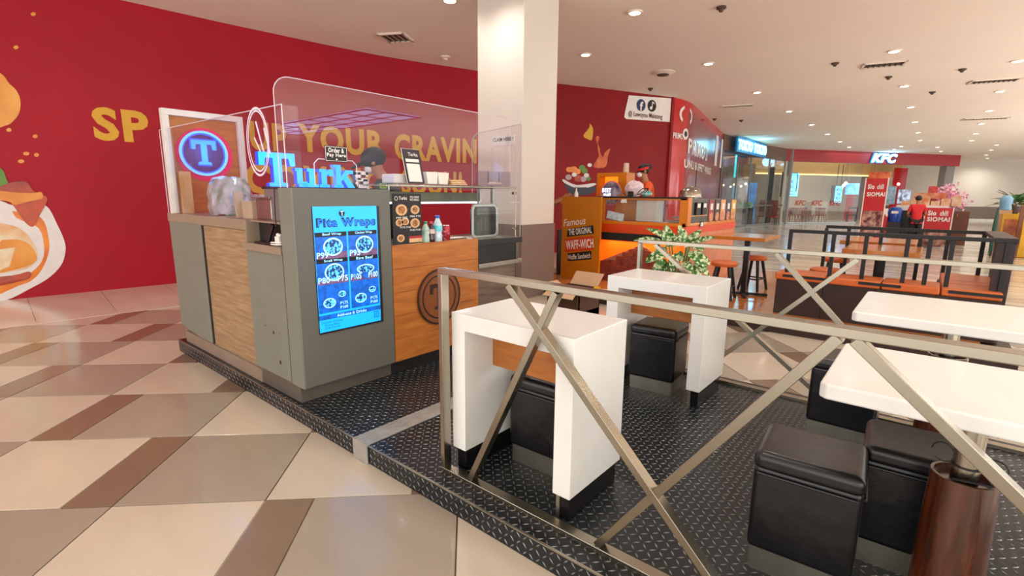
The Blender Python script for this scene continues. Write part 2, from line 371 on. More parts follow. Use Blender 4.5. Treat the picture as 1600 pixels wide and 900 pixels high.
# light border tiles along the red wall
M_ring = tile_m('border_tile', 'D2C6B8')
s = 1.15
while s < 22:
    ps = [W1.at(s+.004+i*(.792)/4, -.02) for i in range(5)]+[W1.at(s+.004+i*(.792)/4, 1.98) for i in range(4, -1, -1)]
    t = MB(); k = len(ps); t.add([(p.x, p.y, -.005) for p in ps]+[(p.x, p.y, .0025) for p in ps], [tuple(range(k, 2*k))]+[(i, (i+1) % k, k+(i+1) % k, k+i) for i in range(k)])
    o = obj('border_tile', t, M_ring, parent=floor); s += .8

# red wall with its printed vinyl
wall_left = struct('wall_left', W1.sheet(MB(), 0, CEIL), M_red, origin=(-9, 3, 0))
def wp(px, py): return W1.hit(px, py)
def wtext(name, body, pa, pb, pc, off=.035):     # pa = lower left, pb = lower right, pc = a pixel on the top line
    s0, z0 = wp(*pa); s1, z1 = wp(*pb); _, zt = wp(*pc)
    t = MB(); W1.text(t, body, s0, z0, s1-s0, zt-z0, slope=0); return t
def row(body, s0, s1, z0, z1, off=.04): t = MB(); W1.text(t, body, s0, z0, s1-s0, z1-z0, offset=off); return t
sS, zS0 = wp(148, 219); _, zS1 = wp(148, 166)
sP = wp(235, 220)[0]; sY0 = wp(466, 232)[0]; sR1 = wp(601, 247)[0]; sC0 = wp(617, 250)[0]; sN = wp(744, 256)[0]
zY0 = wp(480, 240)[1]; zY1 = wp(480, 195)[1]
_sw = wp(192, 219)[0]-sS
obj('slogan_lettering', row('SP', sS, sP, zS0, zS1), M_yellow, parent=wall_left)
obj('slogan_lettering', row('ICE UP', sP+.5, sY0-.6*_sw, (zS0+zY0)/2, (zS1+zY1)/2), M_yellow, parent=wall_left)
obj('slogan_lettering', row('YOUR', sY0, sR1, wp(560, 243)[1], wp(560, 201)[1]), M_yellow, parent=wall_left)
zc0, zc1 = wp(680, 253)[1], wp(680, 213)[1]
obj('slogan_lettering', row('CRAVINGS', sC0, sC0+(sN-sC0)*1.36, zc0, zc1), M_yellow, parent=wall_left)
dz = zc1-zc0
obj('slogan_lettering', row('COMING', wp(385, 300)[0], wp(600, 300)[0], zc0-dz*1.35, zc0-dz*.35), M_yellow, parent=wall_left)
obj('slogan_lettering', row('SOON!', wp(628, 300)[0], wp(722, 300)[0], zc0-dz*1.35, zc0-dz*.35), M_yellow, parent=wall_left)
def wpoly(name, pts, mt, off=.004):
    o = obj(name, W1.poly(MB(), [wp(*p) for p in pts], off, smooth=(name != 'social_sign_panel')), mt, parent=wall_left); return o
M_bowl = mat('printed_bowl_white', 'E2DEDC', .35, var=.04); M_dump = mat('printed_dumpling_orange', 'D98426', .35, hx2='F0B050', scale=1.5)
M_sauce = mat('printed_sauce', 'D8691C', .35, hx2='F29A35', scale=2); M_meat = mat('printed_meat', '7E2A1C', .35, hx2='C24A22', scale=2.5); M_leafp = mat('printed_leaf', '5C8A2A', .4)
M_cream = mat('printed_filling', 'E8D8B8', .4, hx2='E0A060', scale=4)
wpoly('printed_dumpling', [(-40,100),(0,114),(14,130),(26,142),(32,158),(30,176),(20,190),(6,197),(-40,204)], M_dump)
wpoly('printed_bowl', [(-60,300),(0,315),(30,322),(70,320),(90,352),(101,378),(102,395),(95,415),(75,435),(45,452),(10,469),(-60,490)], M_bowl)
wpoly('printed_sauce', [(-60,330),(20,330),(64,340),(76,372),(76,395),(66,420),(52,436),(30,446),(-60,470)], M_sauce, .006)
wpoly('printed_filling', [(-60,318),(8,316),(25,340),(60,356),(69,388),(64,410),(45,428),(20,438),(-60,452)], M_bowl, .008)
wpoly('printed_filling', [(-60,345),(10,350),(38,362),(55,385),(58,400),(48,416),(20,424),(-60,430)], M_cream, .010)
wpoly('printed_filling', [(-20,385),(10,374),(40,378),(56,396),(54,410),(20,422),(-20,425)], M_dump, .012)
wpoly('printed_meat', [(-10,292),(12,286),(40,284),(52,298),(66,304),(74,312),(62,336),(52,354),(38,346),(16,316),(-10,304)], M_meat, .012)
wpoly('printed_sauce', [(-40,294),(16,300),(50,302),(64,300),(66,310),(48,314),(32,318),(22,320),(10,314),(-40,310)], M_dump, .014)
wpoly('printed_leaf', [(-30,258),(0,262),(10,280),(9,288),(-30,294)], M_leafp, .014)
for i, (x, y) in enumerate([(14,203),(55,213),(41,240),(57,242),(33,252),(25,74),(52,22)]):
    wpoly('printed_sesame_seed', [(x+(5 if i in (2, 4) else 4)*math.cos(a)*1.0, y+3*math.sin(a)) for a in [k*math.pi/4 for k in range(8)]], M_dump)
wpoly('printed_chili_piece', [(-60,440),(20,430),(45,424),(48,432),(30,440),(-60,456)], M_meat, .012)

# second half of the same wall: noodle bowl and flame print, white sign
M_deep = mat('printed_dark_red', '8A0C12', .5, var=.08, scale=1.2, spec=.25); M_flame = mat('printed_flame', 'C2451C', .4, hx2='D9702A', scale=5); M_navy = mat('printed_navy', '1B1D33', .4)
dp = W1.hit(874, 250)[0]-.35; p = MB(); qs = [dp]+[a for a in W1.s if a > dp]
k = len(qs); p.add([(*W1.at(a, .004), z) for z in (0.0, CEIL) for a in qs], [(i, i+1, k+i+1, k+i) for i in range(k-1)]); obj('dark_red_panel', p, M_deep, parent=wall_left)
wpoly('printed_noodle_bowl', [(882,283),(905,292),(927,290),(930,297),(922,303),(900,305),(888,300)], M_navy, .01)
wpoly('printed_noodle_bowl_rim', [(880,280),(900,289),(928,286),(928,290),(905,295),(882,286)], M_bowl, .012)
for x, y, r, mt in [(888,277,5,'t'),(897,273,4,'w'),(903,279,6,'m'),(911,280,5,'t'),(916,274,4,'w'),(909,262,5,'g'),(913,267,5,'g'),(919,279,4,'g'),(896,265,6,'s'),(889,265,5,'s'),(902,268,5,'s'),(921,258,3.5,'w')]:
    wpoly('printed_bowl_topping', [(x+r*math.cos(a), y+r*.85*math.sin(a)) for a in [k*math.pi/5 for k in range(10)]], {'t': mat('printed_taro', 'B99AA6', .4), 'w': M_bowl, 'm': M_meat, 'g': M_leafp, 's': M_sauce}[mt], .014)
wpoly('printed_flame', [(927,258),(935,244),(934,235),(933,225),(930,216),(934,212),(936,215),(934,224),(937,232),(938,240),(942,245),(945,238),(953,232),(951,240),(949,246),(948,256),(943,262),(930,262)], M_flame, .01)
wpoly('printed_flame', [(912,210),(917,204),(921,198),(921,193),(926,200),(926,210),(924,219),(917,217),(912,214)], M_yellow, .01)
wpoly('social_sign_panel', [(982,149),(1052,154),(1050,191),(978,186),(975,183),(976,176)], M_print_w, .012)
def wall_disc(name, px, py, r, mt, off):
    s_, z_ = wp(px, py); return obj(name, W1.poly(MB(), [(s_+r*math.cos(a), z_+r*math.sin(a)) for a in [k*math.pi/12 for k in range(24)]], off), mt, parent=wall_left)
M_fb = mat('printed_social_blue', '16315F', .4)
wall_disc('round_social_mark', 1001, 164.5, .155, M_fb, .018); wall_disc('round_social_mark', 1018, 165.5, .155, M_print_k, .018)
for body, px_, py_, w_, h_ in (('f', 1001, 166, .11, .24),):
    s_, z_ = wp(px_, py_); t = MB(); W1.text(t, body, s_-w_/2+.01, z_-h_/2, w_, h_, off=.022, offset=.04); obj('social_mark_letter', t, M_print_w, parent=wall_left)
s_, z_ = wp(1018, 165.5); t = MB()
W1.poly(t, [(s_-.005, z_-.07), (s_+.02, z_-.07), (s_+.02, z_+.11), (s_-.005, z_+.11)], .022); W1.poly(t, [(s_+.02, z_+.11), (s_+.045, z_+.11), (s_+.085, z_+.065), (s_+.085, z_+.04), (s_+.02, z_+.08)], .022)
W1.poly(t, [(s_-.03+.045*math.cos(a), z_-.06+.045*math.sin(a)) for a in [k*math.pi/6 for k in range(12)]], .022); obj('social_mark_note', t, M_print_w, parent=wall_left)
s0, z0 = wp(981, 182); s1, _ = wp(1034, 187)
t = MB(); W1.text(t, '@ Lawuyou Malatang', s0, z0-.02, s1-s0, .17, off=.022, offset=.01); obj('social_sign_lettering', t, mat('printed_maroon', '5A1A1E', .5), parent=wall_left)

# curved continuation of the hoarding (second shop print)
W2P = [(-6.0,14.2),(-5.93,14.7),(-5.97,15.5),(-6.2,16.7),(-6.55,18.4),(-7.0,20.5),(-7.3,22.2),(-7.5,23.2)]
W2 = Wall(catmull(W2P, 6))
M_red2 = mat('glossy_red_print', 'C41C24', .16, var=.06, scale=.7, coat=.15); M_wine = mat('glossy_wine_print', '8E2438', .2, var=.05, scale=.7, coat=.25)
wall_back = struct('wall_back', W2.sheet(MB(), 0, CEIL, s1=W2.s[-1]), M_red2, origin=(-6, 18, 0))
cut = W2.hit(1072, 240)[0]; k0 = [cut]+[a for a in W2.s if a > cut]; k = len(k0)
t = MB(); zt = [4.15-.9*max(0, 1-(a-cut)/1.2)*0 for a in k0]; t.add([(*W2.at(a, .004), z) for z in (0,) for a in k0]+[(*W2.at(a, .004), 3.95) for a in k0], [(i, i+1, k+i+1, k+i) for i in range(k-1)])
obj('wine_red_panel', t, M_wine, parent=wall_back)
def w2text(body, a, b, ytop, off=.03, mt=M_print_w, name='shop_lettering', o_=.012):
    s0, z0 = W2.hit(*a); s1, _ = W2.hit(*b); _, z1 = W2.hit(a[0], ytop); t = MB(); W2.text(t, body, s0, z0, s1-s0, z1-z0, off=o_, offset=off); obj(name, t, mt, parent=wall_back)
w2text("PRIMO'S", (1051,216), (1069,218), 206)
w2text("PRIMO'S", (1074,240), (1104,252), 214); w2text("UNLI BUFFET WINGS", (1068,262), (1110,272), 248)
s_, z_ = W2.hit(1063, 187); s_ = max(s_, .75)
for sg in (-1, 1):
    t = MB(); pts = [(s_+sg*.50*math.cos(a), z_+.16+.27*math.sin(a)) for k, a in enumerate([-.9+j*.25 for j in range(9)])]; pts += [(s_+sg*.38*math.cos(a), z_+.16+.20*math.sin(a)) for a in [1.0-j*.25 for j in range(8)]]
    W2.poly(t, pts, .012); obj('printed_horn', t, M_print_w, parent=wall_back)
t = MB(); W2.poly(t, [(s_+.22*math.cos(a), z_-.36+.16*math.sin(a)) for a in [k*math.pi/8 for k in range(16)]], .012); obj('printed_badge', t, M_print_w, parent=wall_back)
t = MB(); W2.poly(t, [(s_+.12*math.cos(a), z_-.36+.08*math.sin(a)) for a in [k*math.pi/8 for k in range(16)]], .016); obj('printed_badge', t, M_print_k, parent=wall_back)
t = MB(); a0, z0 = W2.hit(1117, 235); a1, _ = W2.hit(1130, 238); W2.poly(t, [(a0, 2.75), (a1, 2.75), (a1, 3.95), (a0, 3.95)], .014); obj('white_notice_panel', t, M_print_w, parent=wall_back)
t = MB(); a0, _ = W2.hit(1087, 280); 
for z0, z1 in ((.02, 2.6),): W2.poly(t, [(a0, z0), (a0+.12, z0), (a0+.12, z1), (a0, z1)], .014)
obj('panel_seam', t, M_char, parent=wall_back)
# stub that joins both hoardings
struct('trim_1', B(-6.16, -6.0, 14.05, 14.3, 0, CEIL), M_deep)
# big column
pil = struct('trim_2', B(-5.27, -4.42, 5.46, 6.235, 0, CEIL), M_offw, bevel=.01)
t = MB(); t.box(-5.282, -4.408, 5.448, 6.247, 0, 1.072); obj('dado_panel', t, M_dado, parent=pil)
# far storefront line: fascia of the glass fronted shop
def seg_wall(mb, a, b, z0, z1, th=.12, back=True):
    a, b = Vector(a), Vector(b); d = (b-a).normalized(); n = Vector((-d.y, d.x))
    return mb.add([(*a, z0), (*b, z0), (*(b+n*th), z0), (*(a+n*th), z0), (*a, z1), (*b, z1), (*(b+n*th), z1), (*(a+n*th), z1)], [(0,3,2,1),(4,5,6,7),(0,1,5,4),(1,2,6,5),(2,3,7,6),(3,0,4,7)])
T0 = Vector((-7.5, 23.3)); T1 = Vector((-7.55, 28.0)); T2 = Vector((-6.85, 32.4)); K0 = T2; K1 = Vector((.8, 43.0)); FZ = 3.55
M_slat = wood('fascia_wood', '7E5C40', '5E4530', .5, 2, (1, 1, 14))
f1 = struct('trim_3', seg_wall(seg_wall(MB(), T0, T1, FZ, CEIL, .3), T1, T2, FZ, CEIL, .3), M_slat)
f2 = struct('trim_4', seg_wall(MB(), K0, K1, FZ, CEIL, .3), mat('red_fascia', 'A3121E', .35, var=.03))
def onseg(a, b, px, py):   # pixel -> point on the vertical plane through a,b
    d = ray(px, py); e = b-a; det = d.x*(-e.y)+e.x*d.y; t_ = (a.x*(-e.y)+e.x*a.y)/det; return CP+d*t_
# glass storefront 1 : posts and panes
def pane(a, b, z0, z1, n, lab): pass
M_frame = mat('shopfront_frame', '8E9492', .35, .6)
w1 = struct('window_1', seg_wall(seg_wall(MB(), T0, T1, 0, .08, .1), T1, T2, 0, .08, .1), M_frame)
for a, b, n in ((T0, T1, 4), (T1, T2, 4)):
    for i in range(n):
        p0 = a+(b-a)*(i/n); p1 = a+(b-a)*((i+1)/n); obj('pane', seg_wall(MB(), p0+(p1-p0)*.01, p0+(p1-p0)*.99, .08, FZ, .02), M_glass, parent=w1)
        if i % 2 == 0: mb = MB(); mb.box(p0.x-.03, p0.x+.03, p0.y-.03, p0.y+.03, .0, FZ); obj('mullion', mb, M_frame, parent=w1)
obj('push_rail', seg_wall(MB(), T1+Vector((.05,0)), T2+Vector((.05,0)), 1.02, 1.1, .05), M_steel, parent=w1)
w2 = struct('window_2', seg_wall(MB(), K0, K0+(K1-K0)*.42, 0, .08, .1), M_frame)
for i in range(4):
    a = K0+(K1-K0)*(.105*i); b = K0+(K1-K0)*(.105*(i+1)); obj('pane', seg_wall(MB(), a, a+(b-a)*.99, .08, FZ, .02), M_glass, parent=w2)
    if i == 0: obj('mullion', MB().box(a.x-.05, a.x+.05, a.y-.05, a.y+.05, 0, FZ), M_offw, parent=w2)
# frosted band lettering on the pane
tm = MB()
for f in (.07, .16, .26):
    a = K0+(K1-K0)*f; d = (K1-K0).normalized(); text(tm, 'KFC', (a.x, a.y-.03, 1.05), (d.x, d.y, 0), (0,0,1), .75, .3, .004, .03, .2)
obj('pane_lettering', tm, mat('printed_red', 'B01C22', .4), parent=w2)
# side walls of the shops, far wall
M_in = mat('shop_interior_wall', '8A8782', .6, var=.06); M_in2 = mat('shop_interior_cream', 'C8B79C', .6, var=.03)
struct('wall_1', seg_wall(MB(), (-13, 31), (-8.4, 38.5), 0, CEIL, .1), M_in)
struct('wall_2', seg_wall(MB(), (-9.0, 37.5), (-2.6, 48.5), 0, CEIL, .1), M_in2)
struct('wall_3', seg_wall(MB(), (-12.8, 22.6), (-7.6, 23.4), 0, CEIL, .1), M_in)
struct('wall_5', seg_wall(MB(), (-13, -9), (-13, 36), 0, CEIL, .1), M_in)
wall_right = struct('wall_right', seg_wall(MB(), (-3.5, 46.3), (14, 51.5), 0, CEIL, .12), M_offw)
obj('dado_panel', seg_wall(MB(), (-3.5, 46.27), (14, 51.47), .0, 1.0, .03), M_dado, parent=wall_right)
struct('baseboard_right', seg_wall(MB(), (-3.5, 46.24), (14, 51.44), 0, .16, .03), M_steel2)

# ---------------------------------------------- ceiling fittings
M_lampe = mat('lamp_lens', 'FFF4E0', .4, emit=14, var=.0); M_ring_w = mat('lamp_trim', 'E8DCCB', .4)
lab = {0: 'recessed round ceiling lamp at the top edge left of the column', 1: 'largest recessed ceiling lamp right of the column', 2: 'recessed ceiling lamp above the dark red wall right of the column'}
def lamp(x, y, label, group=None):
    t = thing('ceiling_lamp', label, 'ceiling lamp', (x, y, CEIL-.02), group)
    obj('lamp_rim', MB().ring((x, y, CEIL-.02), (1,0,0), (0,1,0), .085, .115, .024, 28), M_ring_w, t); obj('lamp_lens', MB().disc((x, y, CEIL-.012), (1,0,0), (0,1,0), .088, .008, 24), M_lampe, t); return t
l0 = None
for i, (x, y) in enumerate(LAMPS):
    if i < 3: L_, G_ = lab[i], None
    else:
        v = Vector((x, y, CEIL))-CP; dp_ = v.dot(FW)
        if dp_ < .3: continue
        u_, v_ = 800+FPX*v.dot(RR)/dp_, 450-FPX*v.dot(UU)/dp_
        if not (-20 < u_ < 1620 and -20 < v_): continue
        rown = 'the left row towards the wooden fascia' if x < -3.5 else ('the middle row towards the red fascia' if -1.4 < x < -.9 else ('the right row towards the cream wall' if .8 < x < .95 else 'scattered far group before the far wall'))
        rank = [a for a in LAMPS[3:] if abs(a[0]-x) < .2]; rank.sort(key=lambda a: a[1]); j = rank.index((x, y))
        L_ = 'recessed ceiling lamp, %s from front in %s' % (['first', 'second', 'third', 'fourth', 'fifth', 'sixth', 'seventh', 'eighth', 'ninth'][j], rown)
        if 'scattered' in rown: L_ = 'small far ceiling lamp near %s, %s' % ('the lit fascia letters' if x < -1 else ('the red fascia end' if x < 1 else 'the cream far wall'), {33.9:'nearer one',35.8:'farther one',35.6:'nearest',38.6:'farther one',39.0:'second nearest',43.2:'third nearest',46.6:'touching the wall'}.get(y, 'nearest'))
        G_ = 'recessed ceiling lamps'
    if l0 is None: l0 = lamp(x, y, L_, 'recessed ceiling lamps')
    else: dup(l0, (x, y, CEIL-.02), 0, L_, 'recessed ceiling lamps')
M_vent = mat('vent_grey', '8E8072', .5); M_dk = mat('dark_fitting', '4A3B32', .6)
def vent(x, y, w, d, label, rz, dark=False):
    t = thing('ceiling_vent', label, 'vent', (x, y, CEIL-.03), 'ceiling vents', rz); z = CEIL-.03
    f = MB().box(x-w/2, x+w/2, y-d/2, y-d/2+.04, z, z+.03).box(x-w/2, x+w/2, y+d/2-.04, y+d/2, z, z+.03).box(x-w/2, x-w/2+.04, y-d/2, y+d/2, z, z+.03).box(x+w/2-.04, x+w/2, y-d/2, y+d/2, z, z+.03)
    obj('vent_frame', f, M_ring_w, t); obj('vent_back', B(x-w/2+.03, x+w/2-.03, y-d/2+.03, y+d/2-.03, z+.022, z+.029), M_dk, t)
    n = max(4, int(w/.09))
    for i in range(n): xx = x-w/2+.05+i*(w-.1)/(n-1); obj('vent_slat', MB().bar((xx, y-d/2+.03, z+.01), (xx, y+d/2-.03, z+.01), .012, .022, (.5, 0, 1)), M_vent, t)
vent(-7.7, 5.9, .5, .5, 'square ceiling vent above the red slogan wall', .5)
vent(-1.2, 13.3, .75, .42, 'rectangular white ceiling vent in the right half, nearest of them', .25)
vent(.66, 16.6, .9, .4, 'rectangular ceiling vent near the right edge of the picture', .25)
vent(-5.0, 16.5, .9, .3, 'narrow ceiling vent above the hoarding bend', .25)
vent(.9, 24.0, 1.2, .4, 'narrow far ceiling vent before the cream wall', .25)
vent(-6.5, 24.3, 1.2, .3, 'narrow ceiling vent above the cyan lettered fascia', .25)
def fitting(x, y, r, label, mt=M_dk):
    o = obj('smoke_detector', MB().lathe((x, y, CEIL-.07), [(r*.35,0),(r*.5,.02),(r*.55,.03),(r,.045),(r,.07)], 18), mt, smooth=True); tag(o, label, 'smoke detector', 'small round ceiling fittings')
    return o
fitting(-7.95, 7.3, .1, 'small round detector on the ceiling just left of the column', M_ring_w)
for (x, y), l_ in zip([(-2.77,8.0),(-1.96,12.6),(-1.2,14.7),(-6.0,12.6),(.06,14.8),(-.45,17.4),(-6.4,18.7),(-5.76,19.6)], ['small dark sprinkler at the top of the picture right of the brightest lamp', 'small dark sprinkler left of the nearest rectangular vent', 'small sprinkler just behind the nearest rectangular vent', 'small sprinkler above the white social sign', 'small detector between the two near rectangular vents', 'small sprinkler below the right rectangular vent', 'small sprinkler above the hoarding bend', 'small detector left of the cyan lettered sign']): fitting(x, y, .07, l_)
t = thing('ceiling_speaker', 'dark round ceiling diffuser with soot marks above the orange kiosk', 'diffuser', (-5.05, 11.2, CEIL-.06))
obj('speaker_rim', MB().lathe((-5.05, 11.2, CEIL-.06), [(.1,0),(.12,.0),(.26,.05),(.26,.06)], 24), M_ring_w, t, smooth=True); obj('speaker_cone', MB().lathe((-5.05, 11.2, CEIL-.08), [(.02,0),(.12,.01),(.14,.03)], 20), M_dk, t, smooth=True)
# bluish lit ceiling panel out of frame, mirrored in the acrylic
t = thing('skylight', 'large cool white luminous ceiling grid mirrored in the acrylic screen', 'skylight', (12.5, 10.8, CEIL-.06))
obj('luminous_panel', B(8.2, 17, 9.8, 12.0, CEIL-.05, CEIL-.01), mat('cool_panel', 'B9C6FF', .5, emit=5), t)
fr = MB()
for i in range(8): fr.box(8.2+i*1.25, 8.25+i*1.25, 9.8, 12, CEIL-.07, CEIL-.04)
for i in range(4): fr.box(8.2, 17, 9.78+i*.73, 9.84+i*.73, CEIL-.07, CEIL-.04)
obj('panel_grid', fr, M_char, t)
# ============================================================ PLATFORM WITH DIAMOND PLATE
PT = .11
plat = thing('kiosk_platform', 'low raised black diamond plate platform under the kiosk and white tables', 'platform', (-2.4, 2.6, 0))
obj('platform_base', B(-5.33, 1.2, 1.44, 3.82, .0, PT), M_tread, plat, bevel=.004)
bars = MB()
def lozenge(mb, c, ax, nn, L_=.0155, w=.0038, h=.0022):
    c, ax, nn = Vector(c), Vector(ax), Vector(nn); t = nn.cross(ax)
    mb.add([c-ax*L_, c+t*w, c+ax*L_, c-t*w, c+nn*h-ax*L_*.4, c+nn*h+ax*L_*.4], [(0,3,5,4),(3,2,5),(2,1,4,5),(1,0,4)])
pt = .034; a45 = math.sqrt(.5)
nx = int(4.9/pt)
for j in range(int(2.34/pt)):
    y = 1.455+j*pt
    for i in range(int(6.5/pt)):
        x = -5.31+i*pt
        if x < -3.05 and y > 1.475: continue
        if math.hypot(x, y) > 4.6: continue
        if x > .55: continue
        ax = (a45, a45, 0) if (i+j) % 2 else (a45, -a45, 0)
        lozenge(bars, (x, y, PT), ax, (0,0,1))
for j in range(3):
    z = .02+j*.034
    for i in range(int(6.4/pt)):
        x = -5.31+i*pt; ax = (a45, 0, a45) if (i+j) % 2 else (a45, 0, -a45)
        if x > .4: continue
        lozenge(bars, (x, 1.44, z), ax, (0,-1,0))
o = obj('diamond_pattern', bars, M_bars, plat); o['kind'] = 'stuff'
obj('edge_strip', MB().box(-5.335, 1.2, 1.436, 1.446, PT-.004, PT+.0015), M_steel2, plat)
obj('far_edge_trim', B(-1.9, 1.2, 3.79, 3.83, .02, PT+.012), mat('black_edge', '2B2B2B', .3, .4), plat)
t = MB().box(-2.375, -2.238, 1.437, 3.2, PT, PT+.006).box(-2.375, -2.238, 1.428, 1.437, 0.002, PT+.006)
for k in range(3): t.box(-2.37+.03*k+.008, -2.36+.03*k+.008, 1.43, 3.2, PT+.006, PT+.0085)
tag(obj('duct_tape_strip', t, mat('grey_duct_tape', 'A7A6A0', .35, .3, var=.12, scale=9, bump=.3), bevel=.002), 'wide grey duct tape strip crossing the diamond plate and folded over its edge', 'tape')

# ============================================================ STEEL RAILINGS
RY = 1.555
def railing(name, label, yc, x0, x1, zt, diags, posts):
    t = thing(name, label, 'railing', (x0, yc, PT)); y0, y1 = yc-.025, yc+.025
    obj('top_rail', B(x0, x1, y0, y1, zt-.027, zt), M_steel, t, bevel=.0025); obj('bottom_rail', B(x0, x1, y0, y1, PT, PT+.026), M_steel, t, bevel=.0025)
    for p in posts: obj('post', B(p, p+.026, y0+.001, y1-.001, PT+.026, zt-.027), M_steel, t, bevel=.0025)
    for k, (a, b) in enumerate(diags):
        e = .004*(k % 3)
        obj('diagonal_bar', MB().bar((a, yc, zt-.03), (b, yc, PT+.028), .030, .046-e*.5), M_steel, t, bevel=.002)
    return t
railing('steel_railing', 'brushed steel crossed bar railing along the front edge of the platform', RY, -1.742, 1.6, 1.145,
        [(-1.315,-.33),(-1.075,-1.545),(-.155,-.85),(-.12,.98),(1.3,.48)], [-1.742])
railing('steel_railing', 'brushed steel crossed bar railing along the back edge, behind the white tables', 3.735, -1.80, 1.6, 1.14,
        [(-.79,.15),(-.33,-1.25),(-1.66,-.38),(1.1,.2)], [-1.80])

# ============================================================ WHITE WATERFALL TABLES
def wtable(name, label, x0, x1, y0, y1):
    zt = .925; t = thing(name, label, 'table', ((x0+x1)/2, (y0+y1)/2, PT)); lw = .088; zb = .225
    m_ = MB(); pr = [(x0,zb),(x0+lw,zb),(x0+lw,zt-.082),(x1-lw,zt-.082),(x1-lw,zb),(x1,zb),(x1,zt),(x0,zt)]
    m_.prism(pr, (0,y1,0), (1,0,0), (0,0,1), y1-y0)
    obj('tabletop', m_, M_white, t, bevel=.003)
    for a, b in ((x0+.012, x0+lw-.012), (x1-lw+.012, x1-.012)): obj('foot', B(a, b, y0+.02, y1-.02, PT, zb), mat('black_plinth', '1D1D1F', .25, .5), t, bevel=.003); 
    obj('foot_plate', B(x1-lw+.01, x1-.06, y0+.016, y0+.02, PT, zb), M_steel2, t)
    obj('modesty_panel', B(x0+lw, x1-lw, (y0+y1)/2-.02, (y0+y1)/2, zt-.30, zt-.082), M_owood, t, bevel=.002)
    return t
wtable('waterfall_table', 'glossy white waterfall table right behind the front railing cross, near a black stool', -1.725, -1.02, 1.60, 2.04)
wtable('waterfall_table', 'glossy white waterfall table in the middle, before the potted plant', -1.735, -1.03, 3.13, 3.60)

# ============================================================ BLACK CUBE STOOLS
def stool(label, x, y, rz):
    t = thing('cube_stool', label, 'stool', (x, y, PT), 'black vinyl cube stools', rz); w, d, z0, z1 = .165, .155, .20, .585
    bm = MB().box(x-w, x+w, y-d, y+d, z0, z1-.05)
    obj('seat_body', bm, M_black, t, bevel=.022, seg=4)
    b2 = MB().box(x-w-.003, x+w+.003, y-d-.003, y+d+.003, z1-.075, z1); obj('cushion', b2, M_black, t, bevel=.03, seg=4)
    pp = MB().tube([(x-w-.005+.02, y-d-.006, z1-.078), (x+w+.005-.02, y-d-.006, z1-.078)], .0045).tube([(x+w+.006, y-d+.02, z1-.078), (x+w+.006, y+d-.02, z1-.078)], .0045)
    obj('piping', pp, M_black, t, smooth=True)
    for n_, (a, b, c, e) in enumerate([(x-w+.02, x+w-.02, y-d+.012, y-d+.02), (x-w+.02, x+w-.02, y+d-.02, y+d-.012), (x-w+.012, x-w+.02, y-d+.02, y+d-.02), (x+w-.02, x+w-.012, y-d+.02, y+d-.02)]):
        obj('kick_plate', B(a, b, c, e, PT, z0+.01), M_steel2, t)
    return t
s0_ = stool('largest black vinyl cube stool at the front right, nearest the camera', -.235, 2.0, math.radians(4))
for x, y, rz, l_ in [(.065, 2.315, .05, 'black cube stool behind the wooden sleeve, half under the near white tabletop'),
                     (-.27, 3.36, .0, 'black cube stool half hidden behind the near white tabletop, left side'),
                     (-1.42, 3.36, .08, 'black cube stool standing under the middle white waterfall table'),
                     (-1.40, 2.0, .03, 'black cube stool standing under the front white waterfall table')]: dup(s0_, (x, y, PT), rz, l_)

# ============================================================ PEDESTAL TABLES
def ped(label, x0, x1, y0, y1, px, py, sleeve_top, wire):
    zt = .93; t = thing('pedestal_table', label, 'table', (px, py, PT), 'white pedestal tables')
    c = .018; poly = [(x0+c,y0),(x1-c,y0),(x1,y0+c),(x1,y1-c),(x1-c,y1),(x0+c,y1),(x0,y1-c),(x0,y0+c)]
    obj('tabletop', MB().prism(poly, (0,0,zt-.05), (1,0,0), (0,1,0), .05), M_white, t, bevel=.008, seg=3)
    obj('pole', MB().cyl((px,py,PT), (px,py,zt-.05), .034, n=24), M_steel, t, smooth=True)
    obj('pole_flange', MB().cyl((px,py,zt-.06), (px,py,zt-.05), .08, n=24), M_steel, t)
    s_ = MB(); s_.lathe((px,py,PT), [(.094,0),(.094,.02),(.080,sleeve_top-PT),(.072,sleeve_top-PT),(.072,sleeve_top-PT-.02)], 36)
    obj('wooden_sleeve', s_, mat('varnished_brown_wood', '5A2A12', .2, hx2='3A1A0C', scale=5, stretch=(6,6,.8), coat=.6), t, smooth=True)
    if wire:
        w = MB(); w.ring((px,py,sleeve_top+.03), (1,0,0), (0,1,0), .036, .039, .004, 24)
        for a, r in ((-.2, .028), (2.7, .03)):
            c_ = Vector((px+.062*math.cos(a), py+.062*math.sin(a), sleeve_top+.045)); pts = [c_+Vector((r*math.cos(q)*math.cos(a), r*math.cos(q)*math.sin(a), r*math.sin(q))) for q in [k*math.pi/7 for k in range(13)]]; w.tube(pts, .0022, 6)
        w.tube([(px+.04,py-.03,sleeve_top+.03),(px+.06,py-.05,sleeve_top+.008),(px-.03,py-.06,sleeve_top+.004)], .004, 6)
        obj('wire_loop', w, M_char, t, smooth=True)
    return t
ped('white pedestal table at the right with a brown wooden sleeve around its pole', -.205, .75, 1.70, 2.27, .167, 1.93, .665, True)
ped('white pedestal table behind, before the orange cushioned bench', -.255, .8, 2.93, 3.66, .14, 3.3, .70, False)

